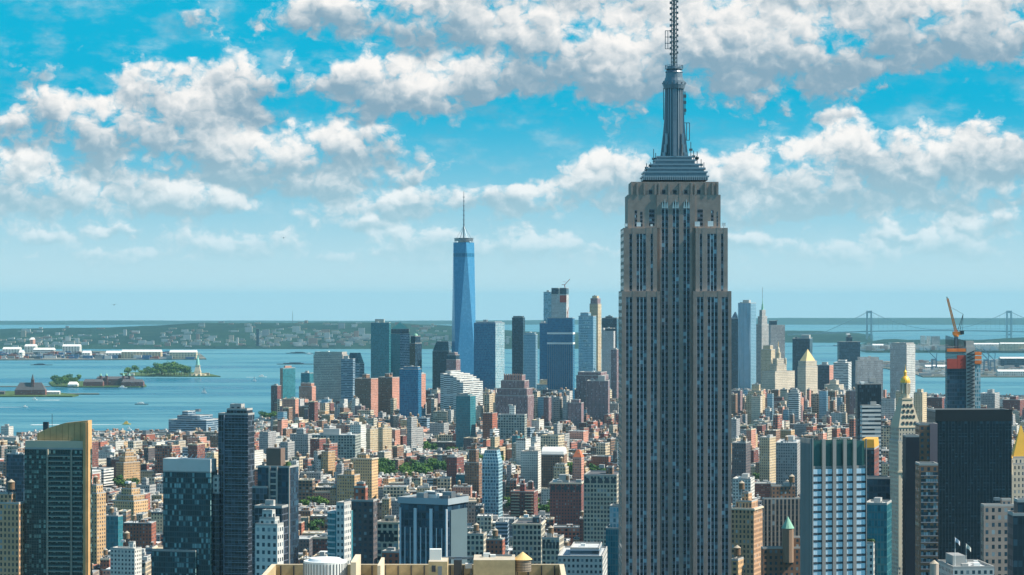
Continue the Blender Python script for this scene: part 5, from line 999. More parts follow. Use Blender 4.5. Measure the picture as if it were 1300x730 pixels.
for sgn in (-1,):
    mb = MB(); mb.cyl(0, 0, 0, .5, 5.6, None, 24, 0); mb.cyl(0, 0, .5, .7, 4.8, None, 24, 1); o = mb.build('clock_face', [M_CREAM, M_CONC], t.e, (0, -b - .02, t.zz(583))); o.rotation_euler = (R(90), 0, 0)
    mb = MB(); mb.bar((0, 0, .8), (0, 3.6, .8), .35); mb.bar((0, 0, .8), (2.2, 1, .8), .4); h_ = mb.build('clock_hand', M_DARK, o)
for sx in (-1, 1):
    mb = MB(); mb.box(sx * a * .9 - 1, sx * a * .9 + 1, -b - .6, -b - .003, t.zz(720), t.zz(562), 0, 0); mb.build('corner_pilaster', M_CREAM, t.e)
mb = MB(); mb.box(-a - 1, a + 1, -b - 1.2, b + 1, t.zz(600), t.zz(598), 0, 0, bot=True); mb.build('cornice', M_CREAM, t.e)
# dark slabs
t = special(O, 'narrow plain navy slab in front of the gold cupola tower', of, 'narrow navy slab', 1150, 1150, 1167, 555, 1400, 0, 'navy_plain', 'tar', b=12)
t = special(O, 'mauve brown slab between the narrow navy slab and the black tower', of, 'mauve slab', 1167, 1167, 1190, 540, 1425, 0, 'brown_brick', 'tar', b=14)
mb = MB(); mb.box(t.a * .08, t.a * .5, -t.b / 2 - .7, -t.b / 2 - .003, 0, t.h + 1, 0, 0); mb.build('plain_panel', plain('mauve_panel', (.21, .16, .18), .8), t.e)
t = special(O, 'lower slab with pale window bands in front of the mauve slab', of, 'pale banded slab', 1167, 1167, 1191, 591, 1200, 0, 'brown_brick', 'tar', b=12)
for i in range(20):
    z = t.h - 3.2 - i * 3.25; a, b = t.a / 2, t.b / 2; rs = random.Random(i + 4)
    mb = MB(); mb.face([(-a * .82, -b - .04, z - 1.5), (a * .97, -b - .04, z - 1.5), (a * .97, -b - .04, z), (-a * .82, -b - .04, z)], 0, [(i * 9, 0), (i * 9 + 7, 0), (i * 9 + 7, 1), (i * 9, 1)]); mb.build('window_band', [facade('band_windows', (.04, .04, .05), glass=(.02, .04, .06), light=(.30, .40, .45), wf=.86, hf=.96, lf=.42)], t.e) if 'band_windows' not in MATS else mb.build('window_band', [MATS['band_windows']], t.e)
    mb = MB(); mb.box(-a * .84, a, -b - .3, -b - .003, z - 1.95, z - 1.55, 0, 0, bot=True); mb.build('sill_band', plain('sill_grey', (.30, .29, .31), .8), t.e)
# black tower
t = special(O, 'huge black glass tower with faint window grid, lower right', of, 'huge black tower', 1186, 1188, 1284, 523, 1450, -4, 'black_grid', 'tar', b=22)
a, b = t.a / 2, t.b / 2; mb = MB(); mb.box(-a - .3, a + .3, -b - .4, -b - .003, t.h - 5.5, t.h + 1.3, 0, 0); mb.build('top_fascia', plain('black_panel', (.014, .018, .024), .5), t.e); n = 24
mb = MB()
for i in range(n + 1): x = -a + 2 * a * i / n; mb.box(x - .16, x + .16, -b - .32, -b - .003, 0, t.h - 5.6, 0, 0)
mb.build('mullion_rib', plain('black_mullion', (.05, .07, .09), .35, .4), t.e)
bands(t, 46, t.h - 9, 3.9, -a, a, -b, plain('black_spandrel', (.018, .028, .040), .3, .3), 'spandrel_band', 1.2, .15)
# gold pyramid tower at right edge
t = special(S, 'pale stone tower with a steep gold pyramid roof and corner pinnacles at the right edge', of, 'right edge gold pyramid', 1276, 1281, 1316, 590, 1500, -12, 'tower_stone', 'tan')
t.blk('tower_stone', t.h + .01, t.zz(582), (-.9, .9), (-.9, .9), 'tan', 'setback'); pyramid(t, t.zz(582) + .01, t.zz(541), M_GOLD, .66, .66, .08)
for sx in (-1, 1):
    for sy in (-1, 1): mb = MB(); mb.cyl(sx * t.a * .45, sy * t.b * .45, t.h - 6, t.h + 4, 1.5, 1.4, 8); mb.build('corner_turret', M_CREAM, t.e); mb = MB(); mb.cyl(sx * t.a * .45, sy * t.b * .45, t.h + 4.01, t.h + 9.5, 1.7, .05, 8); mb.build('pinnacle', M_GOLD, t.e)
t = special(G, 'dark teal glass corner block at the bottom right edge', gt, None, 1286, 1286, 1330, 655, 900, 0, 'black_grid', 'tar', b=10); t.blk('black_grid', t.h + .01, t.zz(638), (-.7, .9), (-.8, .6), 'tar', 'setback')
# flagpole roof
t = special('office_block', 'low grey stone roof with two flagpoles in front of the huge black tower', 'office block', None, 1208, 1210, 1262, 722, 1150, -4, 'pale_grey', 'silver', b=30); t.clutter(t.h, 5)
for i, (px, pc) in enumerate(((1212.5, (.35, .40, .55)), (1226.5, (.45, .50, .42)))):
    e2 = empty('flagpole', (X(px, 1155), 1155, t.h + t.z0)); tag(e2, ['flagpole with a blue and white flag on the low grey roof, left one', 'flagpole with a pale flag on the low grey roof, right one'][i], 'flagpole')
    mb = MB(); hh = (722 - (684 if i == 0 else 692)) / F * 1155; mb.cyl(0, 0, 0, hh, .16, .08, 8); mb.cyl(0, 0, hh, hh + .25, .16, .1, 8); mb.build('pole', M_WHITE, e2)
    mb = MB(); n = 8
    for j in range(n): f0, f1 = j / n, (j + 1) / n; g = lambda f: (.1 + 2.2 * f, .35 * math.sin(f * 7), hh - .2 - 1.8 * f * f); p0, p1 = g(f0), g(f1); mb.face([(p0[0], p0[1], p0[2] - 1.9), (p1[0], p1[1], p1[2] - 1.9), p1, p0], j % 2)
    mb.build('flag', [plain('flag_%d' % i, pc, .8), M_WHITE], e2)
e2 = empty('water_tank', (X(1186, 1150), 1150, Z(724, 1150))); tag(e2, 'pale round water tank at the foot of the pale banded slab', 'water tank'); mb = MB(); mb.cyl(0, 0, -12, 3.2, 2.1, None, 14); mb.build('barrel', plain('pale_tank', (.46, .38, .32), .8), e2); mb = MB(); mb.cyl(0, 0, 3.21, 4.8, 2.2, .2, 14); mb.build('cone_roof', M_TANKR, e2)
# ---- the sunlit ochre roof at the bottom centre
d = 520; k = d / F
e0 = empty('rooftop', (X(532, d), d, 0)); tag(e0, 'sunlit ochre rooftop with parapet, plant rooms and vents at the bottom centre', 'rooftop')
zr = H - (716 - Y0) * k; zb = zr - 6; L = lambda p, dd=d: X(p, dd) - X(532, d); m_oc = plain('ochre_render', (.46, .36, .21), .9, 0, .5, .5); m_deck = plain('roof_membrane', (.46, .41, .33), .9, 0, .4, .4)
x0, x1 = L(345), L(716); dp = 62
mb = MB(); mb.box(x0, x1, -dp, 0, -10, zb, 0, 1); mb.build('wall', [MATS['cream_brick'], m_deck], e0)
mb = MB(); w = 1.0
for (p, q, r, s_) in ((x0, x1, -w, 0), (x0, x1, -dp, -dp + w), (x0, x0 + w, -dp + w, -w), (x1 - w, x1, -dp + w, -w)): mb.box(p, q, r, s_, zb + .002, zr, 0, 1)
mb.build('parapet', [m_oc, plain('coping_stone', (.56, .48, .35), .85, 0, .35, .9)], e0)
def onroof(p0, p1, y0_, y1_, ztop, m, name, topm=None): mb = MB(); mb.box(L(p0, d + y0_), L(p1, d + y0_), y0_, y1_, zb + .003, ztop, 0, 1); return mb.build(name, [m, topm or m], e0)
zat = lambda y, dd: H - (y - Y0) / F * dd
onroof(601, 654, -14, -3, zat(711, d - 14), m_oc, 'plant_room', m_deck); onroof(544, 568, -16, -8, zat(713, d - 16), m_oc, 'stair_house', m_deck)
onroof(352, 380, -16, -4, zb + 1.2, M_DARK, 'roof_light'); onroof(447, 476, -14, -6, zb + 2.2, M_DARK, 'plant_unit'); onroof(445, 452, -18, -2, zat(714, d - 18), M_CREAM, 'dividing_wall'); onroof(479, 483, -18, -2, zat(718, d - 18), M_CREAM, 'dividing_wall'); onroof(484, 541, -13, -2, zb + 3.3, plain('pale_deck', (.60, .52, .40), .9), 'raised_deck')
onroof(656, 705, -20, -4, zb + 2.0, m_deck, 'raised_deck', plain('light_gravel', (.52, .48, .40), .95, 0, .2, .8))
mb = MB(); mb.box(L(548, d - 16), L(553, d - 16), -16.1, -16.003, zat(726, d - 16), zat(718, d - 16), 0, 0); mb.build('window', M_DARK, e0); mb = MB(); mb.box(L(556, d - 16), L(561, d - 16), -16.1, -16.003, zb, zat(719, d - 16), 0, 0); mb.build('door', M_STEEL, e0)
mb = MB(); mb.box(0, 2.4, 0, 2, 0, 2.2, 0, 0); o = mb.build('vent_unit', M_WHITE, e0, (L(548), -13, zat(713, d - 16))); onroof(576, 586, -10, -6, zat(711, d - 10), M_DARK, 'plant_unit')
for px, ytop in ((618, 702), (625, 704), (595, 701)): mb = MB(); mb.box(-.7, .7, -.7, .7, 0, zat(ytop, d - 8) - zat(711, d - 14), 0, 0); mb.build('vent_unit', M_WHITE, e0, (L(px, d - 8), -8, zat(711, d - 14) if px > 600 else zr))
mb = MB(); mb.box(L(558, d - 6), L(600, d - 6), -6, -5.4, zat(710, d - 6), zat(707, d - 6), 0, 0); mb.bar((L(560, d - 6), -6, zb), (L(560, d - 6), -6, zat(707, d - 6)), .3); mb.bar((L(598, d - 6), -6, zb), (L(598, d - 6), -6, zat(707, d - 6)), .3); mb.build('pipe_run', M_STEEL, e0)
mb = MB()
for i in range(22): x = x0 + 2 + (x1 - x0 - 4) * i / 21; mb.box(x - .12, x + .12, -w - .25, -w - .003, zb + .01, zr - .25, 0, 0)
mb.build('parapet_rib', M_DARK, e0)
rq = random.Random(8)
for i in range(34):
    px = rq.uniform(352, 706); yy = rq.uniform(-30, -2); a_ = rq.uniform(.25, .8); mb = MB(); hh = a_ * rq.uniform(.8, 2.6)
    if i % 3 == 0: mb.cyl(0, 0, 0, hh + .8, a_ * .35, None, 8, 0); mb.cyl(0, 0, hh + .8, hh + 1.1, a_ * .6, a_ * .3, 8, 0, True)
    else: mb.box(-a_, a_, -a_ * .7, a_ * .7, 0, hh, 0, 0)
    zt_ = zb + (3.3 if 484 < px < 541 and -13 < yy < -2 else 2.0 if 656 < px < 705 and -20 < yy < -4 else 0)
    if 598 < px < 657 or 540 < px < 570 or 383 < px < 443 or 345 < px < 381 or 444 < px < 483: continue
    mb.build('vent_unit', rq.choice([M_WHITE, M_STEEL, M_DARK, M_CONC]), e0, (L(px, d + yy), yy, zt_ + .004))
for p0, p1, yy in ((484, 541, -9), (610, 652, -8), (656, 704, -12)): mb = MB(); zz = {484: zb + 3.3, 610: zat(711, d - 14), 656: zb + 2.0}[p0]; mb.box(L(p0 + 2, d), L(p1 - 2, d), yy, yy + .35, zz + .15, zz + .5, 0, 0, bot=True); mb.build('pipe_run', M_STEEL, e0)
ec = empty('cooling_tower', (L(413, d - 14) + e0.location.x, d - 14, zb)); tag(ec, 'round white louvred cooling drum on the ochre rooftop', 'cooling tower')
mb = MB(); rr = (441 - 386) / 2 / F * (d - 14); h1 = zat(711.5, d - 14) - zb; mb.cyl(0, 0, 0, h1 * .5, rr * .75, None, 32, 1); mb.cyl(0, 0, h1 * .5, h1, rr, rr, 36, 0, True); mb.build('drum', [plain('drum_white', (.62, .66, .68), .5, 0, .1, 1), M_STEEL], ec)
mb = MB(); mb.cyl(0, 0, h1, h1 + .5, rr * .8, rr * .7, 32, 0); mb.build('fan_ring', MATS['drum_white'], ec)
for i in range(40): a = i * math.pi / 20; mb = MB() if i == 0 else mb; mb.bar((math.cos(a) * rr * 1.005, math.sin(a) * rr * 1.005, h1 * .5), (math.cos(a) * rr * 1.005, math.sin(a) * rr * 1.005, h1 * .95), .18)
mb.build('louvre_slats', M_STEEL, ec)
et = empty('water_tank', (X(663.5, d - 6), d - 6, zb)); tag(et, 'wooden water tank with a conical ochre roof on the ochre rooftop, right end', 'water tank'); r_ = 11 / F * (d - 6)
mb = MB(); zt0, zt1 = zat(725, d - 6) - zb, zat(710, d - 6) - zb; mb.cyl(0, 0, zt0, zt1, r_, r_ * .98, 20, 0, True)
for i in range(4): mb.cyl(0, 0, zt0 + .3 + i * .55, zt0 + .38 + i * .55, r_ * 1.015, None, 20, 1)
mb.build('barrel', [plain('weathered_cedar', (.25, .21, .17), .85, 0, .25, 2), M_DARK], et); mb = MB(); mb.cyl(0, 0, zt1 + .01, zat(700.5, d - 6) - zb, r_ * 1.14, .06, 20, 0, True); mb.build('cone_roof', plain('ochre_cone', (.66, .46, .20), .7), et)
mb = MB()
for sx in (-1, 1):
    for sy in (-1, 1): mb.bar((sx * r_ * .6, sy * r_ * .6, 0), (sx * r_ * .6, sy * r_ * .6, zt0), .22)
mb.build('stand', M_DARK, et)
# hexagon patterned tower
t = Tower('glass_tower', 'blue glass tower patterned with white hexagon frames, in the middle of the low city', gt, 612, 633, 638, 588, 2700, 10, None, 'hexagon glass tower')
a, b = t.a / 2, t.b / 2; ztop = t.zz(572); mb = MB(); q = [(-a, -b), (a, -b), (a, b), (-a, b)]; mb.prism(q, 0, t.h, 0, -1, 3.2, 3.6); mb.prism(q, t.h, ztop, 0, 1, 3.2, 3.6, poly2=[(-a * .75, -b * .8), (a * .7, -b * .8), (a * .7, b * .8), (-a * .75, b * .8)]); mb.build('wall', [MATS['hex_glass'], ROOFS['tar']], t.e)
mb = MB(); rows = int(t.h / 7.2)
for j in range(rows):
    z = t.h - 7.2 * j
    for i in range(5):
        x = -a + (i + (.5 if j % 2 else 0)) * 2 * a / 4.5
        if x < a * .98: mb.bar((x, -b - .12, z), (x + .5, -b - .12, z - 3.6), .5); mb.bar((x + .5, -b - .12, z - 3.6), (x, -b - .12, z - 7.2), .5)
    mb.bar((-a, -b - .12, z - 3.6), (a, -b - .12, z - 3.6), .45)
mb.build('hexagon_frame', plain('hex_white', (.40, .55, .62), .5), t.e)
# ---------------------------------------------------------------- the low city between the towers
RF = random.Random(11)
PARKS = [(503, 3640, 120, 190), (652, 3080, 60, 90), (692, 2950, 90, 110), (548, 3700, 70, 120), (405, 3050, 40, 70), (160, 3350, 60, 70), (583, 2450, 34, 40), (330, 5330, 70, 90), (620, 3900, 60, 80), (560, 4150, 60, 80), (745, 3600, 60, 70), (980, 3500, 50, 60), (420, 2700, 36, 40)]
WALLS = [('red_brick', 14), ('red_brick_alt', 12), ('dark_red_brick', 9), ('dark_red_brick_alt', 8), ('brown_brick', 10), ('brown_brick_alt', 10), ('tan_brick', 7), ('tan_brick_alt', 7), ('cream_brick', 8), ('cream_brick_alt', 7), ('white_brick', 8), ('pink_brick', 12), ('grey_concrete', 7), ('grey_concrete_alt', 5), ('pale_grey', 7), ('dark_brick', 6), ('loft_stone', 5), ('loft_stone_alt', 6), ('limestone_grid', 6), ('blue_ribbon', 2), ('teal_glass', 2), ('white_ribbon', 2), ('navy_glass', 2)]
RNAMES = [('white', 20), ('silver', 26), ('grey', 20), ('tar', 12), ('tan', 12), ('red', 4), ('green', 2)]
pick = lambda tab: RF.choices([t[0] for t in tab], [t[1] for t in tab])[0]
def filler_lots():
    out = []
    def lot(cx, cy, w, dp, rot):
        px = CX + cx / cy * F
        if px < -25 or px > 1325 or cy < 1500 or cy > 6950: return
        l = float(np.interp(cy, [m[0] for m in MAN], [m[1] for m in MAN])); r = float(np.interp(cy, [m[0] for m in MAN], [m[2] for m in MAN]))
        mg = 25 / cy * F
        if px < l + mg or px > r - mg: return
        rad = max(w, dp) * .5
        for (fx, fy, fr) in FOOT:
            if (fx - cx) ** 2 + (fy - cy) ** 2 < (fr + rad) ** 2: return
        for (ppx, pd, pw, pdp) in PARKS:
            if abs(cx - X(ppx, pd)) < pw / 2 + rad and abs(cy - pd) < pdp / 2 + rad: return
        u = RF.random()
        h = RF.gauss(19, 5) if u < .78 else RF.uniform(26, 46) if u < .95 else RF.uniform(45, 72)
        if cy > 4500: h *= 1.15
        if cy > 4700 and (545 < px < 785 or 930 < px < 1120) and RF.random() < .30: h = RF.uniform(40, 85)
        gy = Y0 + F * (H + drop(cy)) / cy
        ymin = max(gy - (52 if cy < 4200 or cy > 4700 and h > 39 else 30), 652 + 40 * RF.random() if cy < 2300 else 0, (496 if 545 < px < 785 or 930 < px < 1120 else 508) if cy > 4600 else 0)
        for (ppx, pd, pw, pdp) in PARKS:                       # keep the parks in view
            if cy < pd and abs(px - ppx) < (pw / 2 + w) / pd * F: ymin = max(ymin, min(gy - 8, Y0 + F * (H + drop(pd)) / (pd - pdp * .3)))
        if px < 350 and cy > 3000: ymin = max(ymin, min(gy - 5, 562 if px < 218 else 550))
        h = max(9, min(h, H - (ymin - Y0) / F * cy + drop(cy)))
        wm = pick(WALLS)
        if cy > 4700 and h > 39: wm = RF.choice(['mauve_stone', 'cream_brick_alt', 'pink_brick', 'pale_grey', 'white_vertical', 'brown_brick', 'tower_stone', 'beige_office', 'wave_glass', 'dark_red_brick'])
        if h < 22 and wm in ('teal_glass', 'navy_glass', 'blue_ribbon'): wm = 'brown_brick'
        out.append(dict(x=cx, y=cy, w=w, dp=dp, h=h, rot=rot, wall=wm, roof=pick(RNAMES), px=px, top=Y0 + F * (H + drop(cy) - h) / cy, tank=h > 24 and RF.random() < .42, shed=RF.random() < .6, sd=RF.random()))
    def grid(d0, d1, rot, cx0, ext):
        ca, sa = math.cos(rot), math.sin(rot); v = -ext
        while v < ext:
            u = -ext
            while u < ext:
                blk = RF.uniform(140, 210); w0 = u
                while w0 < u + blk - 8:
                    w = RF.choice([6, 7, 8, 8, 10, 12, 15, 18, 22, 28]); w = min(w, u + blk - w0)
                    for row in (0, 1):
                        dp = RF.uniform(20, 27); lu, lv = w0 + w / 2, v + 14 + row * 30 + RF.uniform(-2, 2)
                        x, y = cx0[0] + lu * ca - lv * sa, cx0[1] + lu * sa + lv * ca
                        if d0 <= y < d1: lot(x, y, w * .985, dp, rot)
                    w0 += w
                u += blk + RF.choice([20, 26])
            v += 60 + 18
    grid(1500, 3250, R(-3), (0, 2400), 1500)
    grid(3250, 4500, R(-22), (0, 3900), 2000)
    grid(4500, 7000, R(-14), (0, 5600), 2300)
    return out
LOTS = filler_lots()
def see(items):
    W, Hh = 1300, 730; buf = np.full((Hh, W), -1, dtype=np.int32); order = sorted(range(len(items)), key=lambda i: -items[i][4])
    for i in order:
        x0, x1, y0, y1 = [int(round(q)) for q in items[i][:4]]; buf[max(0, y0):max(0, min(Hh, y1)), max(0, x0):max(0, min(W, x1))] = i
    return buf, np.bincount(buf[buf >= 0], minlength=len(items))
items = [(l['px'] - l['w'] / 2 / l['y'] * F, l['px'] + l['w'] / 2 / l['y'] * F, l['top'], Y0 + F * (H + drop(l['y'])) / l['y'], l['y']) for l in LOTS] + [(s[1], s[2], s[3], 730, s[4]) for s in SCREEN]
buf, area = see(items)
rank = sorted(range(len(LOTS)), key=lambda i: -area[i])
SHOW = set(rank[:285])
KIND = {'red_brick': 'red brick', 'dark_red_brick': 'maroon brick', 'brown_brick': 'brown brick', 'tan_brick': 'tan brick', 'cream_brick': 'cream', 'white_brick': 'white', 'pink_brick': 'pink brick', 'grey_concrete': 'grey', 'pale_grey': 'pale grey', 'dark_brick': 'dark', 'loft_stone': 'beige', 'limestone_grid': 'stone grey', 'blue_ribbon': 'blue banded', 'teal_glass': 'teal glass', 'white_ribbon': 'white banded', 'navy_glass': 'navy glass', 'mauve_stone': 'mauve', 'white_vertical': 'white ribbed', 'tower_stone': 'cream stone', 'beige_office': 'beige gridded', 'wave_glass': 'blue-grey glass'}
RW = {'white': 'white', 'silver': 'silver', 'grey': 'grey', 'tar': 'black', 'tan': 'tan', 'red': 'red', 'green': 'green'}
MARKS = [s for s in SCREEN if s[0]]
def nm_of(w): return 'brick_building' if 'brick' in w and 'white' not in w and 'cream' not in w else 'office_building' if w in ('blue_ribbon', 'teal_glass', 'navy_glass', 'white_ribbon') else 'city_building'
mass = MB(); MW = [w for w, _ in WALLS] + ['mauve_stone', 'white_vertical', 'tower_stone', 'beige_office', 'wave_glass']; MR = [r for r, _ in RNAMES]; NW = len(MW)
mass_m = [MATS[w] for w in MW] + [ROOFS[r] for r in MR] + [M_TANK, M_TANKR, M_CONC]
made = []
for i, l in enumerate(LOTS):
    if area[i] == 0 and l['y'] < 2600: continue
    bay, fl = BAY[l['wall']]; w, dp, h = l['w'] / 2, l['dp'] / 2, l['h']; rs = random.Random(i)
    bx, by, bw, bd = rs.uniform(-.4, .4) * w, rs.uniform(-.3, .5) * dp, min(3.2, w * .35), min(3, dp * .3)
    if i in SHOW:
        e = empty(nm_of(l['wall']), (l['x'], l['y'], -drop(l['y']) + 2), l['rot']); mb = MB(); mb.box(-w, w, -dp, dp, 0, h, 0, -1, bay, fl); mb.build('wall', MATS[l['wall']], e)
        roof_part(e, -w, w, -dp, dp, h, l['roof'], rs.choice([.7, 1.0, 1.3]), MATS[l['wall']] if rs.random() < 0 else M_CREAM if 'brick' in l['wall'] and rs.random() < .5 else M_CONC)
        if l['shed']: mb = MB(); mb.box(bx - bw, bx + bw, by - bd, by + bd, h + .003, h + rs.uniform(2.8, 4.5), 0, 1, bay, fl); mb.build('bulkhead', [M_CONC if rs.random() < .5 else MATS['brown_brick'], ROOFS['silver']], e)
        if ('brick' in l['wall'] or 'stone' in l['wall']) and rs.random() < .45: mb = MB(); mb.box(-w - .1, w + .1, -dp - .7, -dp - .003, h - .9, h + .2, 0, 0, bot=True); mb.build('cornice', M_CREAM if rs.random() < .6 else M_DARK, e)
        if l['tank']: water_tank(e, -w * .35, -dp * .25, h, 2.0, 4.0)
        for q in range(rs.randint(1, 5)): a_ = rs.uniform(.5, 1.3); mb = MB(); qx, qy = rs.uniform(-.8, .8) * w, rs.uniform(-.8, .8) * dp; mb.box(qx - a_, qx + a_, qy - a_, qy + a_, h + .004, h + a_ * 1.3, 0, 0); mb.build('vent_unit', rs.choice([M_WHITE, M_STEEL, M_DARK]), e)
        made.append((i, e, l))
    else:
        ca, sa = math.cos(l['rot']), math.sin(l['rot']); tr = lambda x, y: (l['x'] + x * ca - y * sa, l['y'] + x * sa + y * ca); zb = -drop(l['y']) + 2
        def pb(x0, x1, y0, y1, z0, z1, mi, tp): mass.prism([tr(x0, y0), tr(x1, y0), tr(x1, y1), tr(x0, y1)], zb + z0, zb + z1, mi, tp, bay, fl)
        pb(-w, w, -dp, dp, 0, h, MW.index(l['wall']), NW + MR.index(l['roof']))
        if l['shed']: pb(bx - bw, bx + bw, by - bd, by + bd, h + .003, h + rs.uniform(2.5, 4.5), NW + len(MR) + 2 if rs.random() < .6 else MW.index('brown_brick'), NW + 1)
        pb(-w, w, -dp, -dp + .5, h + .002, h + .9, NW + len(MR) + 2, NW + len(MR) + 2)
        for q in range(rs.randint(0, 3) if l['y'] < 4300 else 0): a_ = rs.uniform(.5, 1.5); qx, qy = rs.uniform(-.8, .8) * w, rs.uniform(-.8, .8) * dp; pb(qx - a_, qx + a_, qy - a_, qy + a_, h + .004, h + a_ * 1.3, NW + len(MR) + 2, NW)
        if l['tank'] and l['y'] < 4500: c = tr(-w * .3, -dp * .2); mass.cyl(c[0], c[1], zb + h + 2.5, zb + h + 6.5, 2, 1.9, 8, NW + len(MR)); mass.cyl(c[0], c[1], zb + h + 6.5, zb + h + 8, 2.1, .2, 8, NW + len(MR) + 1)
o = mass.build('low_city', mass_m); o['kind'] = 'stuff'
# each building's own label: its look, then where it stands by the nearest landmark; then its rank among look-alikes
ORD = ['nearest', 'second nearest', 'third nearest', 'fourth nearest', 'fifth nearest', 'sixth nearest', 'seventh nearest', 'eighth nearest', 'ninth nearest', 'tenth nearest', 'eleventh nearest', 'twelfth nearest']
lab = {}
for i, e, l in made:
    x, y = l['px'], l['top']
    best = min(MARKS, key=lambda s: max(s[1] - x, 0, x - s[2]) + .7 * abs((s[3] + 25) - y) * (.25 if s[1] < x < s[2] else 1) + (abs(s[4] - l['y']) / 60))
    rel = 'left of' if x < best[1] else 'right of' if x > best[2] else 'in front of' if l['y'] < best[4] else 'behind'
    size = ('tall' if l['h'] > 38 else 'mid-rise' if l['h'] > 24 else 'low') if True else ''
    look = f"{'wide ' if l['w'] > 24 else 'narrow ' if l['w'] < 11 else ''}{size} {KIND[l['wall'].replace('_alt', '')]} building"
    if l['tank']: look += ' with water tank'
    else: look += f" with {RW[l['roof']]} roof"
    lab.setdefault((look, rel, best[0]), []).append((abs(x - (best[1] + best[2]) / 2) + abs(l['y'] - best[4]) / 10, i, e))
taken = set()
for (full, rel, mk), lst in lab.items():
    lst.sort(key=lambda q: q[0])
    for k, (_, i, e) in enumerate(lst):
        look, sfx = full, '' if len(lst) == 1 else f", {ORD[min(k, 11)]}"; n = lambda: len(f"{look} {rel} the {mk}{sfx}".split())
        for cut in ('mid-rise ', 'wide ', 'narrow ', 'tall ', 'low '):
            if n() > 16: look = look.replace(cut, '')
        if f"{look} {rel} the {mk}{sfx}" in taken: look = full.split(' with ')[0]
        taken.add(f"{look} {rel} the {mk}{sfx}"); tag(e, f"{look} {rel} the {mk}{sfx}", 'building', 'low and mid-rise city buildings')

# ---------------------------------------------------------------- trees
m_leaf = []
for k, c in enumerate(((.07, .15, .03), (.09, .17, .035), (.05, .12, .035))): m_leaf.append(plain('leaves_%d' % k, c, .9, 0, .3, .6, .2))
m_bark = plain('bark', (.10, .075, .05), .9)
TP = []
def tree_proto(seed):
    rs = random.Random(seed); tr_, cr = MB(), MB(); hh = rs.uniform(11, 15)
    tr_.cyl(0, 0, 0, hh * .55, .35, .16, 7)
    for i in range(6): a = rs.uniform(0, 6.28); tr_.bar((0, 0, hh * rs.uniform(.3, .5)), (math.cos(a) * hh * .24, math.sin(a) * hh * .24, hh * rs.uniform(.6, .8)), .16)
    cl = [(rs.gauss(0, hh * .17), rs.gauss(0, hh * .17), hh * rs.uniform(.48, .92), hh * rs.uniform(.12, .22)) for _ in range(11)]
    for (x, y, z, r) in cl:
        for q in range(38):
            v = Vector((rs.gauss(0, 1), rs.gauss(0, 1), rs.gauss(0, 1))).normalized() * r * rs.uniform(.6, 1.05); n = (v.normalized() + Vector((rs.uniform(-.6, .6), rs.uniform(-.6, .6), rs.uniform(-.3, .8)))).normalized()
            u_ = n.cross(Vector((rs.random() - .5, rs.random() - .5, 1))).normalized() * rs.uniform(.35, .8); w_ = n.cross(u_).normalized() * rs.uniform(.35, .8); c = Vector((x, y, z)) + v
            cr.face([c - u_ - w_, c + u_ - w_ * .6, c + u_ * .7 + w_, c - u_ + w_])
    e = empty('tree', (0, 0, 0)); tr_.build('trunk', m_bark, e); cr.build('crown', m_leaf[seed % 3], e); return e
TP = [tree_proto(s) for s in range(6)]; used = set(); RT = random.Random(4)
def plant(x, y, z, label, group, s=1.0):
    k = RT.randrange(6); o = TP[k] if k not in used else dup(TP[k]); used.add(k)
    o.location = (x, y, z); o.rotation_euler = (0, 0, RT.uniform(0, 6.28)); q = s * RT.uniform(.8, 1.25); o.scale = (q * 1.15, q * 1.15, q); tag(o, label, 'tree', group)
PN = ['in the park beside the right yellow tower', 'left behind the maroon balcony slab', 'right behind the maroon balcony slab', 'in the square left of the stepped park towers', 'near the tan cornice house', 'above the upper tan apartments', 'in front of the dark maroon tower', 'on the riverbank left of the pink towers', 'behind the hexagon glass tower', 'in front of the dark teal tower', 'behind the arched cream building', 'below the courthouse', 'left of the rounded balcony tower']
for (px, d, w, dp), nm in zip(PARKS, PN):
    for i in range(max(4, int(w * dp / 620))):
        x, y = X(px, d) + RT.uniform(-.5, .5) * w, d + RT.uniform(-.5, .5) * dp; plant(x, y, -drop(y) + 2, 'leafy green tree ' + nm, 'trees ' + nm, 1.15)
for i in range(46):
    d = RT.uniform(8590, 8800); px = RT.triangular(158, 248, 222); plant(X(px, d), d, -drop(d) + 3, 'green tree on the island with the statue', 'trees on the statue island', 1.7 + (.8 if 195 < px < 238 else 0))
for i in range(34):
    d = RT.uniform(7500, 7900); px = RT.triangular(66, 106, 78); plant(X(px, d), d, -drop(d) + 3, 'green tree on the left end of the nearer island', 'trees on the nearer island', 1.5)
# ---------------------------------------------------------------- harbour: statue, islands, port, boats, bridge
RG = random.Random(21)
def place(name, px, d, label, cat, z=3.0, rz=0, group=None): e = empty(name, (X(px, d), d, -drop(d) + z), rz); tag(e, label, cat, group); return e
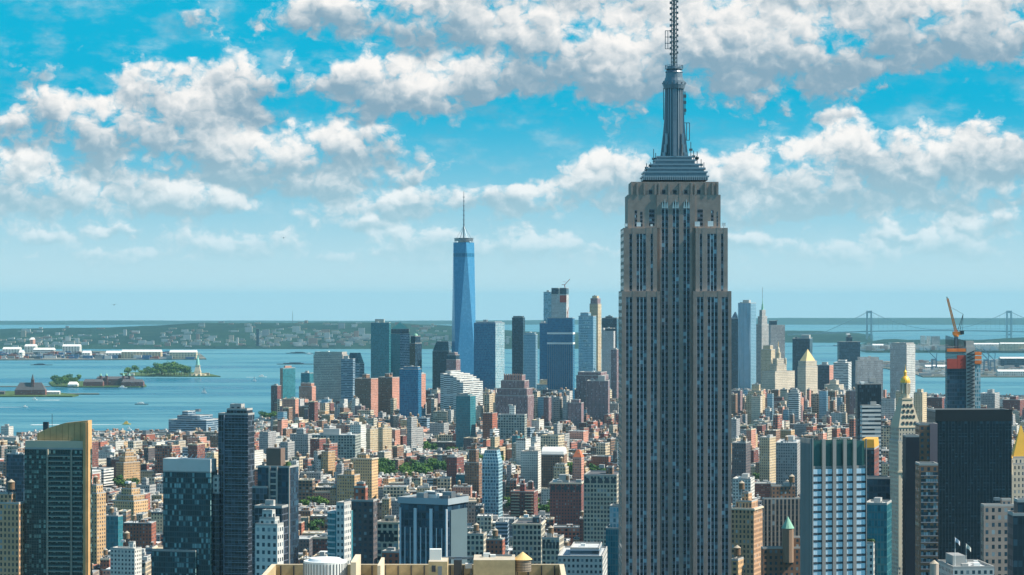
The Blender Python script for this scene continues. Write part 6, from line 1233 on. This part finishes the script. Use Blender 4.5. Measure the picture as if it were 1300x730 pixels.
# statue on its star fort
d = 8620; t = place('statue', 251, d, 'green robed statue with raised torch on a stone pedestal on the wooded island', 'statue')
m_ver = plain('verdigris', (.25, .50, .44), .7); px_m = d / F
mb = MB(); st = [(math.cos(i * math.pi / 11) * (24 if i % 2 else 31), math.sin(i * math.pi / 11) * (24 if i % 2 else 31)) for i in range(22)]; mb.prism(st, -1, 6, 0, 0); mb.build('star_fort', M_CREAM, t)
mb = MB(); mb.prism([(-11, -11), (11, -11), (11, 11), (-11, 11)], 6, 17, 0, 0); mb.prism([(-9.5, -9.5), (9.5, -9.5), (9.5, 9.5), (-9.5, 9.5)], 17, 34, 0, 0, poly2=[(-7, -7), (7, -7), (7, 7), (-7, 7)]); mb.box(-8, 8, -8, 8, 34, 36.5, 0, 0, bot=True); mb.build('pedestal', M_CREAM, t)
mb = MB(); mb.cyl(0, 0, 36.5, 50, 6.6, 5.4, 12); mb.cyl(0, 0, 50, 60, 5.4, 4.0, 12); mb.cyl(0, 0, 60, 63, 4.0, 1.6, 12); mb.cyl(0, 0, 63, 69, 2.4, 2.1, 10); mb.cyl(0, 0, 69, 70.5, 1.5, .3, 10)
for i in range(7): a = math.pi * i / 6; mb.bar((math.cos(a) * 1.4, 0, 68.5 + math.sin(a)), (math.cos(a) * 3.8, 0, 68.5 + math.sin(a) * 3.6), .45)
mb.bar((2.6, 0, 60), (4.4, 0, 68), 1.9); mb.bar((4.4, 0, 68), (4.9, 0, 76), 1.5); mb.bar((-2.8, -1.5, 60), (-3.8, -2.5, 53), 1.8); mb.box(-5.2, -2.4, -4.2, -3.2, 50, 57, 0, 0, bot=True); mb.build('figure', m_ver, t)
mb = MB(); mb.cyl(4.9, 0, 76, 77.5, 1.0, 1.9, 10, 0, True); mb.cyl(4.9, 0, 77.5, 81, 1.1, .1, 10); mb.build('torch', M_GOLD, t)
mb = MB(); mb.box(-8, 8, -6, 6, 0, 9, 0, 1, 3, 4); o = place('island_house', 263, 8640, 'low cream building right of the statue on the island', 'house'); mb.build('wall', [MATS['cream_brick'], ROOFS['tan']], o)
mb = MB(); mb.box(-12, 12, -8, 8, 0, 7, 0, 1, 3, 4); o = place('island_house', 166, 8650, 'small pale building at the left tip of the statue island', 'house'); mb.build('wall', [MATS['white_brick'], ROOFS['tan']], o)
# hospital island: long dark halls with towers
for px, d, w, h, lb, tw in ((146, 7560, 118, 20, 'long dark hall with four corner towers on the nearer island', True), (118, 7520, 60, 13, 'lower dark hall left of the towered hall on the nearer island', False), (168, 7500, 66, 13, 'lower dark hall right of the towered hall on the nearer island', False), (92, 7490, 30, 6, 'low white boathouse at the waterline of the nearer island', False)):
    e = place('island_hall', px, d, lb, 'hall'); w2 = w / 2; mb = MB(); mb.box(-w2, w2, 0, 26, 0, h, 0, -1, 4, 5); mb.build('wall', MATS['dark_red_brick' if h > 6 else 'white_brick'], e)
    mb = MB(); mb.prism([(-w2, 0), (w2, 0), (w2, 26), (-w2, 26)], h + .01, h + 8, 0, 0, poly2=[(-w2 + 4, 12), (w2 - 4, 12), (w2 - 4, 14), (-w2 + 4, 14)]); mb.build('roof', ROOFS['tar' if h > 6 else 'white'], e)
    if tw:
        for x in (-44, -26, 26, 44): mb = MB(); mb.box(x - 3.5, x + 3.5, -3, 4, 0, h + 11, 0, 0, 3, 4); mb.cyl(x, .5, h + 11, h + 19, 4.2, .3, 8, 1); mb.build('corner_tower', [MATS['dark_red_brick'], M_COPPER], e)
d = 6790; e = place('ferry_terminal', 38, d, 'old red terminal with steep dark roof and clock spire at the left water edge', 'terminal'); mb = MB(); mb.box(-42, 42, 0, 24, 0, 14, 0, -1, 4, 5); mb.build('wall', MATS['dark_red_brick'], e); mb = MB(); mb.prism([(-42, 0), (42, 0), (42, 24), (-42, 24)], 14.01, 34, 0, 0, poly2=[(-30, 11), (30, 11), (30, 13), (-30, 13)]); mb.build('roof', ROOFS['tar'], e)
mb = MB(); mb.box(2, 10, 4, 12, 14, 42, 0, 0, 2, 3); mb.cyl(6, 8, 42, 58, 4.6, .2, 8, 1); mb.build('clock_spire', [MATS['dark_red_brick'], ROOFS['tar']], e)
for px, w, lb in ((64, 50, 'low white ferry shed right of the old red terminal'), (-4, 40, 'low dark shed left of the old red terminal')): e = place('ferry_shed', px, 6830, lb, 'shed'); mb = MB(); mb.box(-w / 2, w / 2, 0, 16, 0, 7, 0, -1, 4, 4); mb.build('wall', MATS['white_brick' if px > 0 else 'dark_brick'], e); mb = MB(); mb.prism([(-w / 2, 0), (w / 2, 0), (w / 2, 16), (-w / 2, 16)], 7.01, 10, 0, 0, poly2=[(-w / 2, 7.5), (w / 2, 7.5), (w / 2, 8.5), (-w / 2, 8.5)]); mb.build('roof', ROOFS['white' if px > 0 else 'tar'], e)
# container port: long pale sheds, tanks and cranes
for i, (px, wpx, d, h, c, lb) in enumerate([(14, 22, 12600, 24, 'white_brick', 'white shed farthest left on the far port, under the hills'), (38, 14, 12700, 40, 'white_brick', 'squarish tall white shed at the left of the far port'), (55, 26, 12500, 22, 'white_ribbon', 'long white shed in the middle of the left far port'), (90, 22, 12400, 46, 'white_brick', 'big bright white shed block in the far port'), (40, 4, 12900, 80, 'pink_brick', 'pinkish silo tower among the far white sheds'), (144, 20, 11500, 26, 'white_brick', 'small white shed left of the two long port sheds'), (179, 50, 11350, 36, 'cream_brick', 'long white shed with sloping roof on the port pier'), (232, 34, 11250, 36, 'cream_brick', 'long beige shed at the right tip of the port pier'), (109, 10, 11600, 24, 'white_brick', 'little white shed between the dark stacks on the port'), (26, 5, 11300, 34, 'white_brick', 'narrow white block near the water at the left port')]):
    h *= .8; e = place('port_shed', px, d, lb, 'shed', 4, 0, 'sheds of the far port'); w2 = wpx / 2 / F * d; mb = MB(); mb.box(-w2, w2, 0, 60, 0, h, 0, -1, 14, 9); mb.build('wall', MATS[c], e); mb = MB(); mb.prism([(-w2, 0), (w2, 0), (w2, 60), (-w2, 60)], h + .02, h + 10, 0, 0, poly2=[(-w2, 26), (w2, 26), (w2, 34), (-w2, 34)]); mb.build('roof', ROOFS['white'], e)
mass = MB(); cm = [plain('stack_' + n, c, .8) for n, c in dict(rust=(.28, .09, .06), blue=(.05, .12, .25), grey=(.25, .26, .27), white=(.6, .6, .6), dark=(.06, .07, .09)).items()]
for i in range(420): px, d = RG.uniform(-40, 245), RG.uniform(11180, 12300); w = RG.uniform(5, 22); z = -drop(d) + 4; mass.box(X(px, d) - w, X(px, d) + w, d, d + 12, z, z + RG.choice([5, 8, 11, 14]), RG.randrange(5))
o = mass.build('container_stacks', cm); o['kind'] = 'stuff'
# town on the far wooded hills
mass = MB(); tm = [plain('town_' + n, c, .85) for n, c in dict(white=(.50, .51, .50), cream=(.42, .38, .32), pink=(.34, .23, .20), grey=(.35, .36, .37)).items()]
def hz(px, d): return -drop(d) - 2 + (interp(RID, px) + 5 * wob(px, d, 1)) * math.sin(min(1, max(0, (d - 13900) / 3600)) * math.pi / 2) ** .8
for i in range(430):
    c = RG.choice([(40, 30), (110, 40), (190, 40), (240, 30), (330, 30), (372, 24), (400, 30), (430, 30), (460, 40), (520, 40), (545, 15), (300, 100), (600, 40), (200, 200)]); px = RG.gauss(*c); d = 14050 + abs(RG.gauss(0, 700)) if RG.random() < .8 else RG.uniform(14000, 17300); w = RG.uniform(7, 26); h = RG.choice([7, 9, 11, 14, 18]) + (RG.random() < .05) * 24; z = hz(px, d) - 1
    mass.box(X(px, d) - w, X(px, d) + w, d, d + 14, z, z + h, RG.choices(range(4), [6, 3, 2, 2])[0])
for i in range(420):
    px = RG.uniform(1095, 1320); d = 12850 + abs(RG.gauss(0, 500)); w = RG.uniform(6, 20); mass.box(X(px, d) - w, X(px, d) + w, d, d + 14, -drop(d) + 12, -drop(d) + 12 + RG.choice([8, 12, 16, 22]), RG.choices(range(4), [6, 3, 2, 2])[0])
for i in range(500):
    d = RG.uniform(8600, 10600); px = RG.uniform(float(np.interp(d, [8500, 9000, 10200, 10700], [1178, 1165, 1100, 1165])), 1310); w = RG.uniform(5, 22); mass.box(X(px, d) - w, X(px, d) + w, d, d + 16, -drop(d) + 3, -drop(d) + 3 + RG.choice([5, 7, 9, 14]), RG.choices(range(4), [4, 2, 2, 4])[0])
o = mass.build('far_town', tm); o['kind'] = 'stuff'
for px, d, w, h, c, lb in ((327, 14100, 8, 110, 'navy_glass', 'dark slab tower on the far shore left of the green hill'), (301, 14150, 6, 60, 'white_brick', 'white tower on the far shore near the dark slab'), (1172, 13400, 26, 62, 'white_brick', 'first white apartment tower on the far right shore below the bridge'), (1179, 13420, 20, 60, 'white_brick', 'second white apartment tower on the far right shore below the bridge'), (1188, 13450, 46, 58, 'grey_concrete', 'wide grey block on the far right shore below the bridge')):
    e = place('far_tower', px, d, lb, 'tower', 2 if px < 1000 else 20); mb = MB(); mb.box(-w if px < 1000 else -w / 2, w if px < 1000 else w / 2, 0, 20, 0, h, 0, 1, 6, 6); mb.build('wall', [MATS[c], ROOFS['grey']], e)
for px, d, wpx, h, c, lb in ((1253, 13000, 50, 34, 'white_brick', 'long white waterfront warehouse below the right bridge tower'), (1288, 12900, 36, 38, 'cream_brick', 'cream waterfront warehouse at the right edge below the bridge'), (1115, 12900, 14, 30, 'white_brick', 'small pale waterfront block at the left of the right shore'), (1284, 8560, 34, 16, 'white_brick', 'white roofed pier shed at the right edge of the docks'), (1205, 9300, 60, 14, 'pale_grey', 'long grey dock shed behind the crane tower'), (1290, 9500, 40, 40, 'navy_glass', 'dark dock warehouse near the right edge')):
    e = place('dock_warehouse', px, d, lb, 'warehouse', 3 if d < 12000 else 8); w2 = wpx / 2 / F * d; mb = MB(); mb.box(-w2, w2, 0, 40, 0, h, 0, -1, 8, 8); mb.build('wall', MATS[c], e); mb = MB(); mb.prism([(-w2, 0), (w2, 0), (w2, 40), (-w2, 40)], h + .02, h + 6, 0, 0, poly2=[(-w2, 18), (w2, 18), (w2, 22), (-w2, 22)]); mb.build('roof', ROOFS['white'], e)
m_crn = plain('crane_blue', (.10, .18, .26), .6)
for px, d, lb in ((1186, 9100, 'dark dock crane between the riverside slab and the unfinished tower'), (1252, 9000, 'left dark dock crane near the right edge'), (1260, 8900, 'right dark dock crane near the right edge')):
    e = place('dock_crane', px, d, lb, 'crane'); mb = MB()
    for sx in (-9, 9):
        for sy in (-8, 8): mb.bar((sx, sy, 0), (sx * .8, sy, 42), 2.4)
    mb.bar((-8, -8, 20), (8, -8, 20), 2); mb.bar((-8, 8, 20), (8, 8, 20), 2); mb.build('portal', m_crn, e); mb = MB(); mb.box(-9, 9, -9, 9, 42, 48, 0, 0, bot=True); mb.bar((6, 0, 48), (-34, 0, 88), 2.6); mb.bar((8, 0, 48), (10, 0, 72), 2.2); mb.bar((10, 0, 72), (-30, 0, 86), .9); mb.build('boom', m_crn, e)
# suspension bridge across the narrows
d = 17000; e = empty('suspension_bridge', (X(1192, d), d, -drop(d))); tag(e, 'long pale suspension bridge with two tall towers across the far narrows', 'bridge'); m_br = plain('bridge_steel', (.22, .32, .36), .6)
L = lambda p: X(p, d) - X(1192, d); zt = 211; Zd = lambda x: 68 + 6 * (1 - (x / L(1281)) ** 2); xa, xb = L(1103.5), L(1281)
for x in (xa, xb):
    mb = MB()
    for s_ in (-1, 1): mb.prism([(x + s_ * 15 - 6.5, -8), (x + s_ * 15 + 6.5, -8), (x + s_ * 15 + 6.5, 8), (x + s_ * 15 - 6.5, 8)], -2, zt, 0, 0, poly2=[(x + s_ * 14 - 5, -6), (x + s_ * 14 + 5, -6), (x + s_ * 14 + 5, 6), (x + s_ * 14 - 5, 6)])
    mb.box(x - 10, x + 10, -5, 5, zt - 16, zt - 3, 0, 0, bot=True); mb.box(x - 10, x + 10, -5, 5, 40, 52, 0, 0, bot=True); mb.build('bridge_tower', m_br, e)
mb = MB(); xs = np.linspace(L(1000), L(1420), 60)
for p, q in zip(xs[:-1], xs[1:]): mb.bar((p, 0, Zd(p) if abs(p) < 1600 else Zd(p)), (q, 0, Zd(q)), 8)
mb.build('bridge_deck', m_br, e)
mb = MB(); hang = MB()
for (p, q, sag) in ((xa, xb, True), (L(1046), xa, False), (xb, L(1345), False)):
    n = 30; f = (lambda x: 80 + (zt - 80) * ((x - (p + q) / 2) / ((q - p) / 2)) ** 2) if sag else ((lambda x: zt - (zt - 62) * ((xa - x) / (xa - p)) ** .9) if q == xa else (lambda x: zt - (zt - 62) * ((x - xb) / (q - xb)) ** .9))
    xs = np.linspace(p, q, n + 1)
    for u, v in zip(xs[:-1], xs[1:]): mb.bar((u, 0, f(u)), (v, 0, f(v)), 3.2); hang.bar((u, 0, f(u)), (u, 0, Zd(u)), .8)
mb.build('main_cable', m_br, e); hang.build('hangers', m_br, e)
e = place('radio_mast', 371.5, 17400, 'thin radio mast on the crest of the far wooded hill', 'mast', 125); mb = MB(); mb.bar((0, 0, 0), (0, 0, 68), 3.0); mb.bar((0, 0, 68), (0, 0, 84), 1.6); mb.build('pole', M_STEEL, e)
# boats and their wakes
m_hull = plain('hull_white', (.75, .75, .73), .5); m_hd = plain('hull_dark', (.05, .07, .10), .5); m_foam = plain('foam', (.62, .70, .72), .8, 0, .25, .15); m_yel = plain('hull_yellow', (.80, .52, .12), .5)
def boat(px, py, ln, label, hull, sup, wake=0, h=1.0, rz=0, mast=False):
    d = ground_d(py); e = place('sailing_boat' if mast else 'boat', px, d, label, 'boat', 0, rz); a, w = ln / 2, max(2.2, ln * .14); mb = MB()
    mb.prism([(-a, -w * .7), (a * .6, -w * .7), (a * .94, 0), (a * .6, w * .7), (-a, w * .7)], -.6, 2.0 * h, 0, 0, poly2=[(-a * 1.02, -w), (a * .65, -w), (a * 1.05, 0), (a * .65, w), (-a * 1.02, w)]); mb.build('hull', hull, e)
    if mast: mb = MB(); mb.bar((0, 0, 1), (0, 0, ln * 1.3), .4); mb.build('mast', M_STEEL, e); mb = MB(); mb.face([(-a * .8, 0, 3), (-.2, .15, 3), (-.2, .15, ln * 1.25)]); mb.face([(.3, 0, 3), (a * .9, 0, 3), (.3, .1, ln * 1.1)]); mb.build('sail', M_WHITE, e)
    else: mb = MB(); mb.box(-a * .7, a * .3, -w * .7, w * .7, 2.01 * h, 4.6 * h, 0, 0); mb.box(-a * .4, a * .15, -w * .55, w * .55, 4.61 * h, 6.6 * h, 0, 0); mb.build('cabin', sup, e)
    if wake:
        mb = MB(); n = 16
        for i in range(n): f0, f1 = i / n, (i + 1) / n; g = lambda f: (X(px, d) - a * (1 if wake > 0 else -1) - wake * f, d - abs(wake) * .10 * f * f, (2 + 9 * f ** .7)); p, q = g(f0), g(f1); mb.face([(p[0], p[1] - p[2], -drop(d) + .06 + .02 * i), (q[0], q[1] - q[2], -drop(d) + .08 + .02 * i), (q[0], q[1] + q[2], -drop(d) + .08 + .02 * i), (p[0], p[1] + p[2], -drop(d) + .06 + .02 * i)][:: 1 if wake < 0 else -1])
        o = mb.build('boat_wake', m_foam); o['kind'] = 'stuff'
boat(161, 539, 17, 'yellow ferry with a long white wake, nearest boat behind the gold crowned tower', m_yel, m_yel, 190, 1.1)
boat(164, 546, 10, 'tiny white boat just below the yellow ferry', m_hull, m_hull)
boat(180, 513.5, 34, 'long dark barge with white cabins crossing mid harbour', m_hd, m_hull, 0, .9)
boat(44, 508, 14, 'small white ferry leaving the old red terminal', m_hull, m_hull, -60, 1.2)
boat(32, 517, 12, 'white speedboat with a long wake left of the barge', m_hull, m_hull, 230, .8)
boat(156, 492.5, 26, 'blue-white ferry below the nearer island', m_hull, m_hull, 0, 1.1)
boat(53, 463.5, 90, 'long low cargo barge in the far left harbour', m_hd, m_hd, 0, 1.0)
boat(333, 479, 30, 'white ferry at right harbour near the slender pink riverside tower', m_hull, m_hull, 40, 1.4)
boat(323, 484, 12, 'sailing boat left of the slender pink riverside tower', m_hull, m_hull, 0, 1, 0, True)
boat(259, 499, 15, 'sailing boat in the middle of the left harbour', m_hull, m_hull, 0, 1, 0, True)
boat(393, 450, 34, 'white ship below the far green hill, above the pink block', m_hull, m_hull, 0, 1.4)
boat(378, 462.5, 170, 'longest dark freighter at anchor above the broad beige tower', m_hd, m_hd, 0, 1.2)
boat(382, 448.6, 150, 'far dark tanker under the green hill', m_hd, m_hd, 0, 1.2)
boat(1067, 439, 90, 'grey cargo ship in the strait behind the hatted dark block', m_hd, m_hull, 0, 1.5)
# birds high in the sky
for px, py, dd, lb in ((145, 387, 420, 'tiny dark bird low over the left harbour'), (360, 302, 420, 'tiny dark bird in front of the clouds left of the supertall')):
    e = empty('bird', (X(px, dd), dd, Z(py, dd))); tag(e, lb, 'bird'); mb = MB(); mb.prism([(-.06, -.28), (.06, -.28), (.09, .0), (.0, .34), (-.09, 0)], -.06, .07, 0, 0, bot=True); mb.face([(.05, -.12, .03), (.30, -.06, .16), (.62, .06, .05), (.30, .1, .14), (.05, .14, .03)]); mb.face([(-.05, .14, .03), (-.30, .1, .14), (-.62, .06, .05), (-.30, -.06, .16), (-.05, -.12, .03)]); mb.build('body', M_DARK, e)
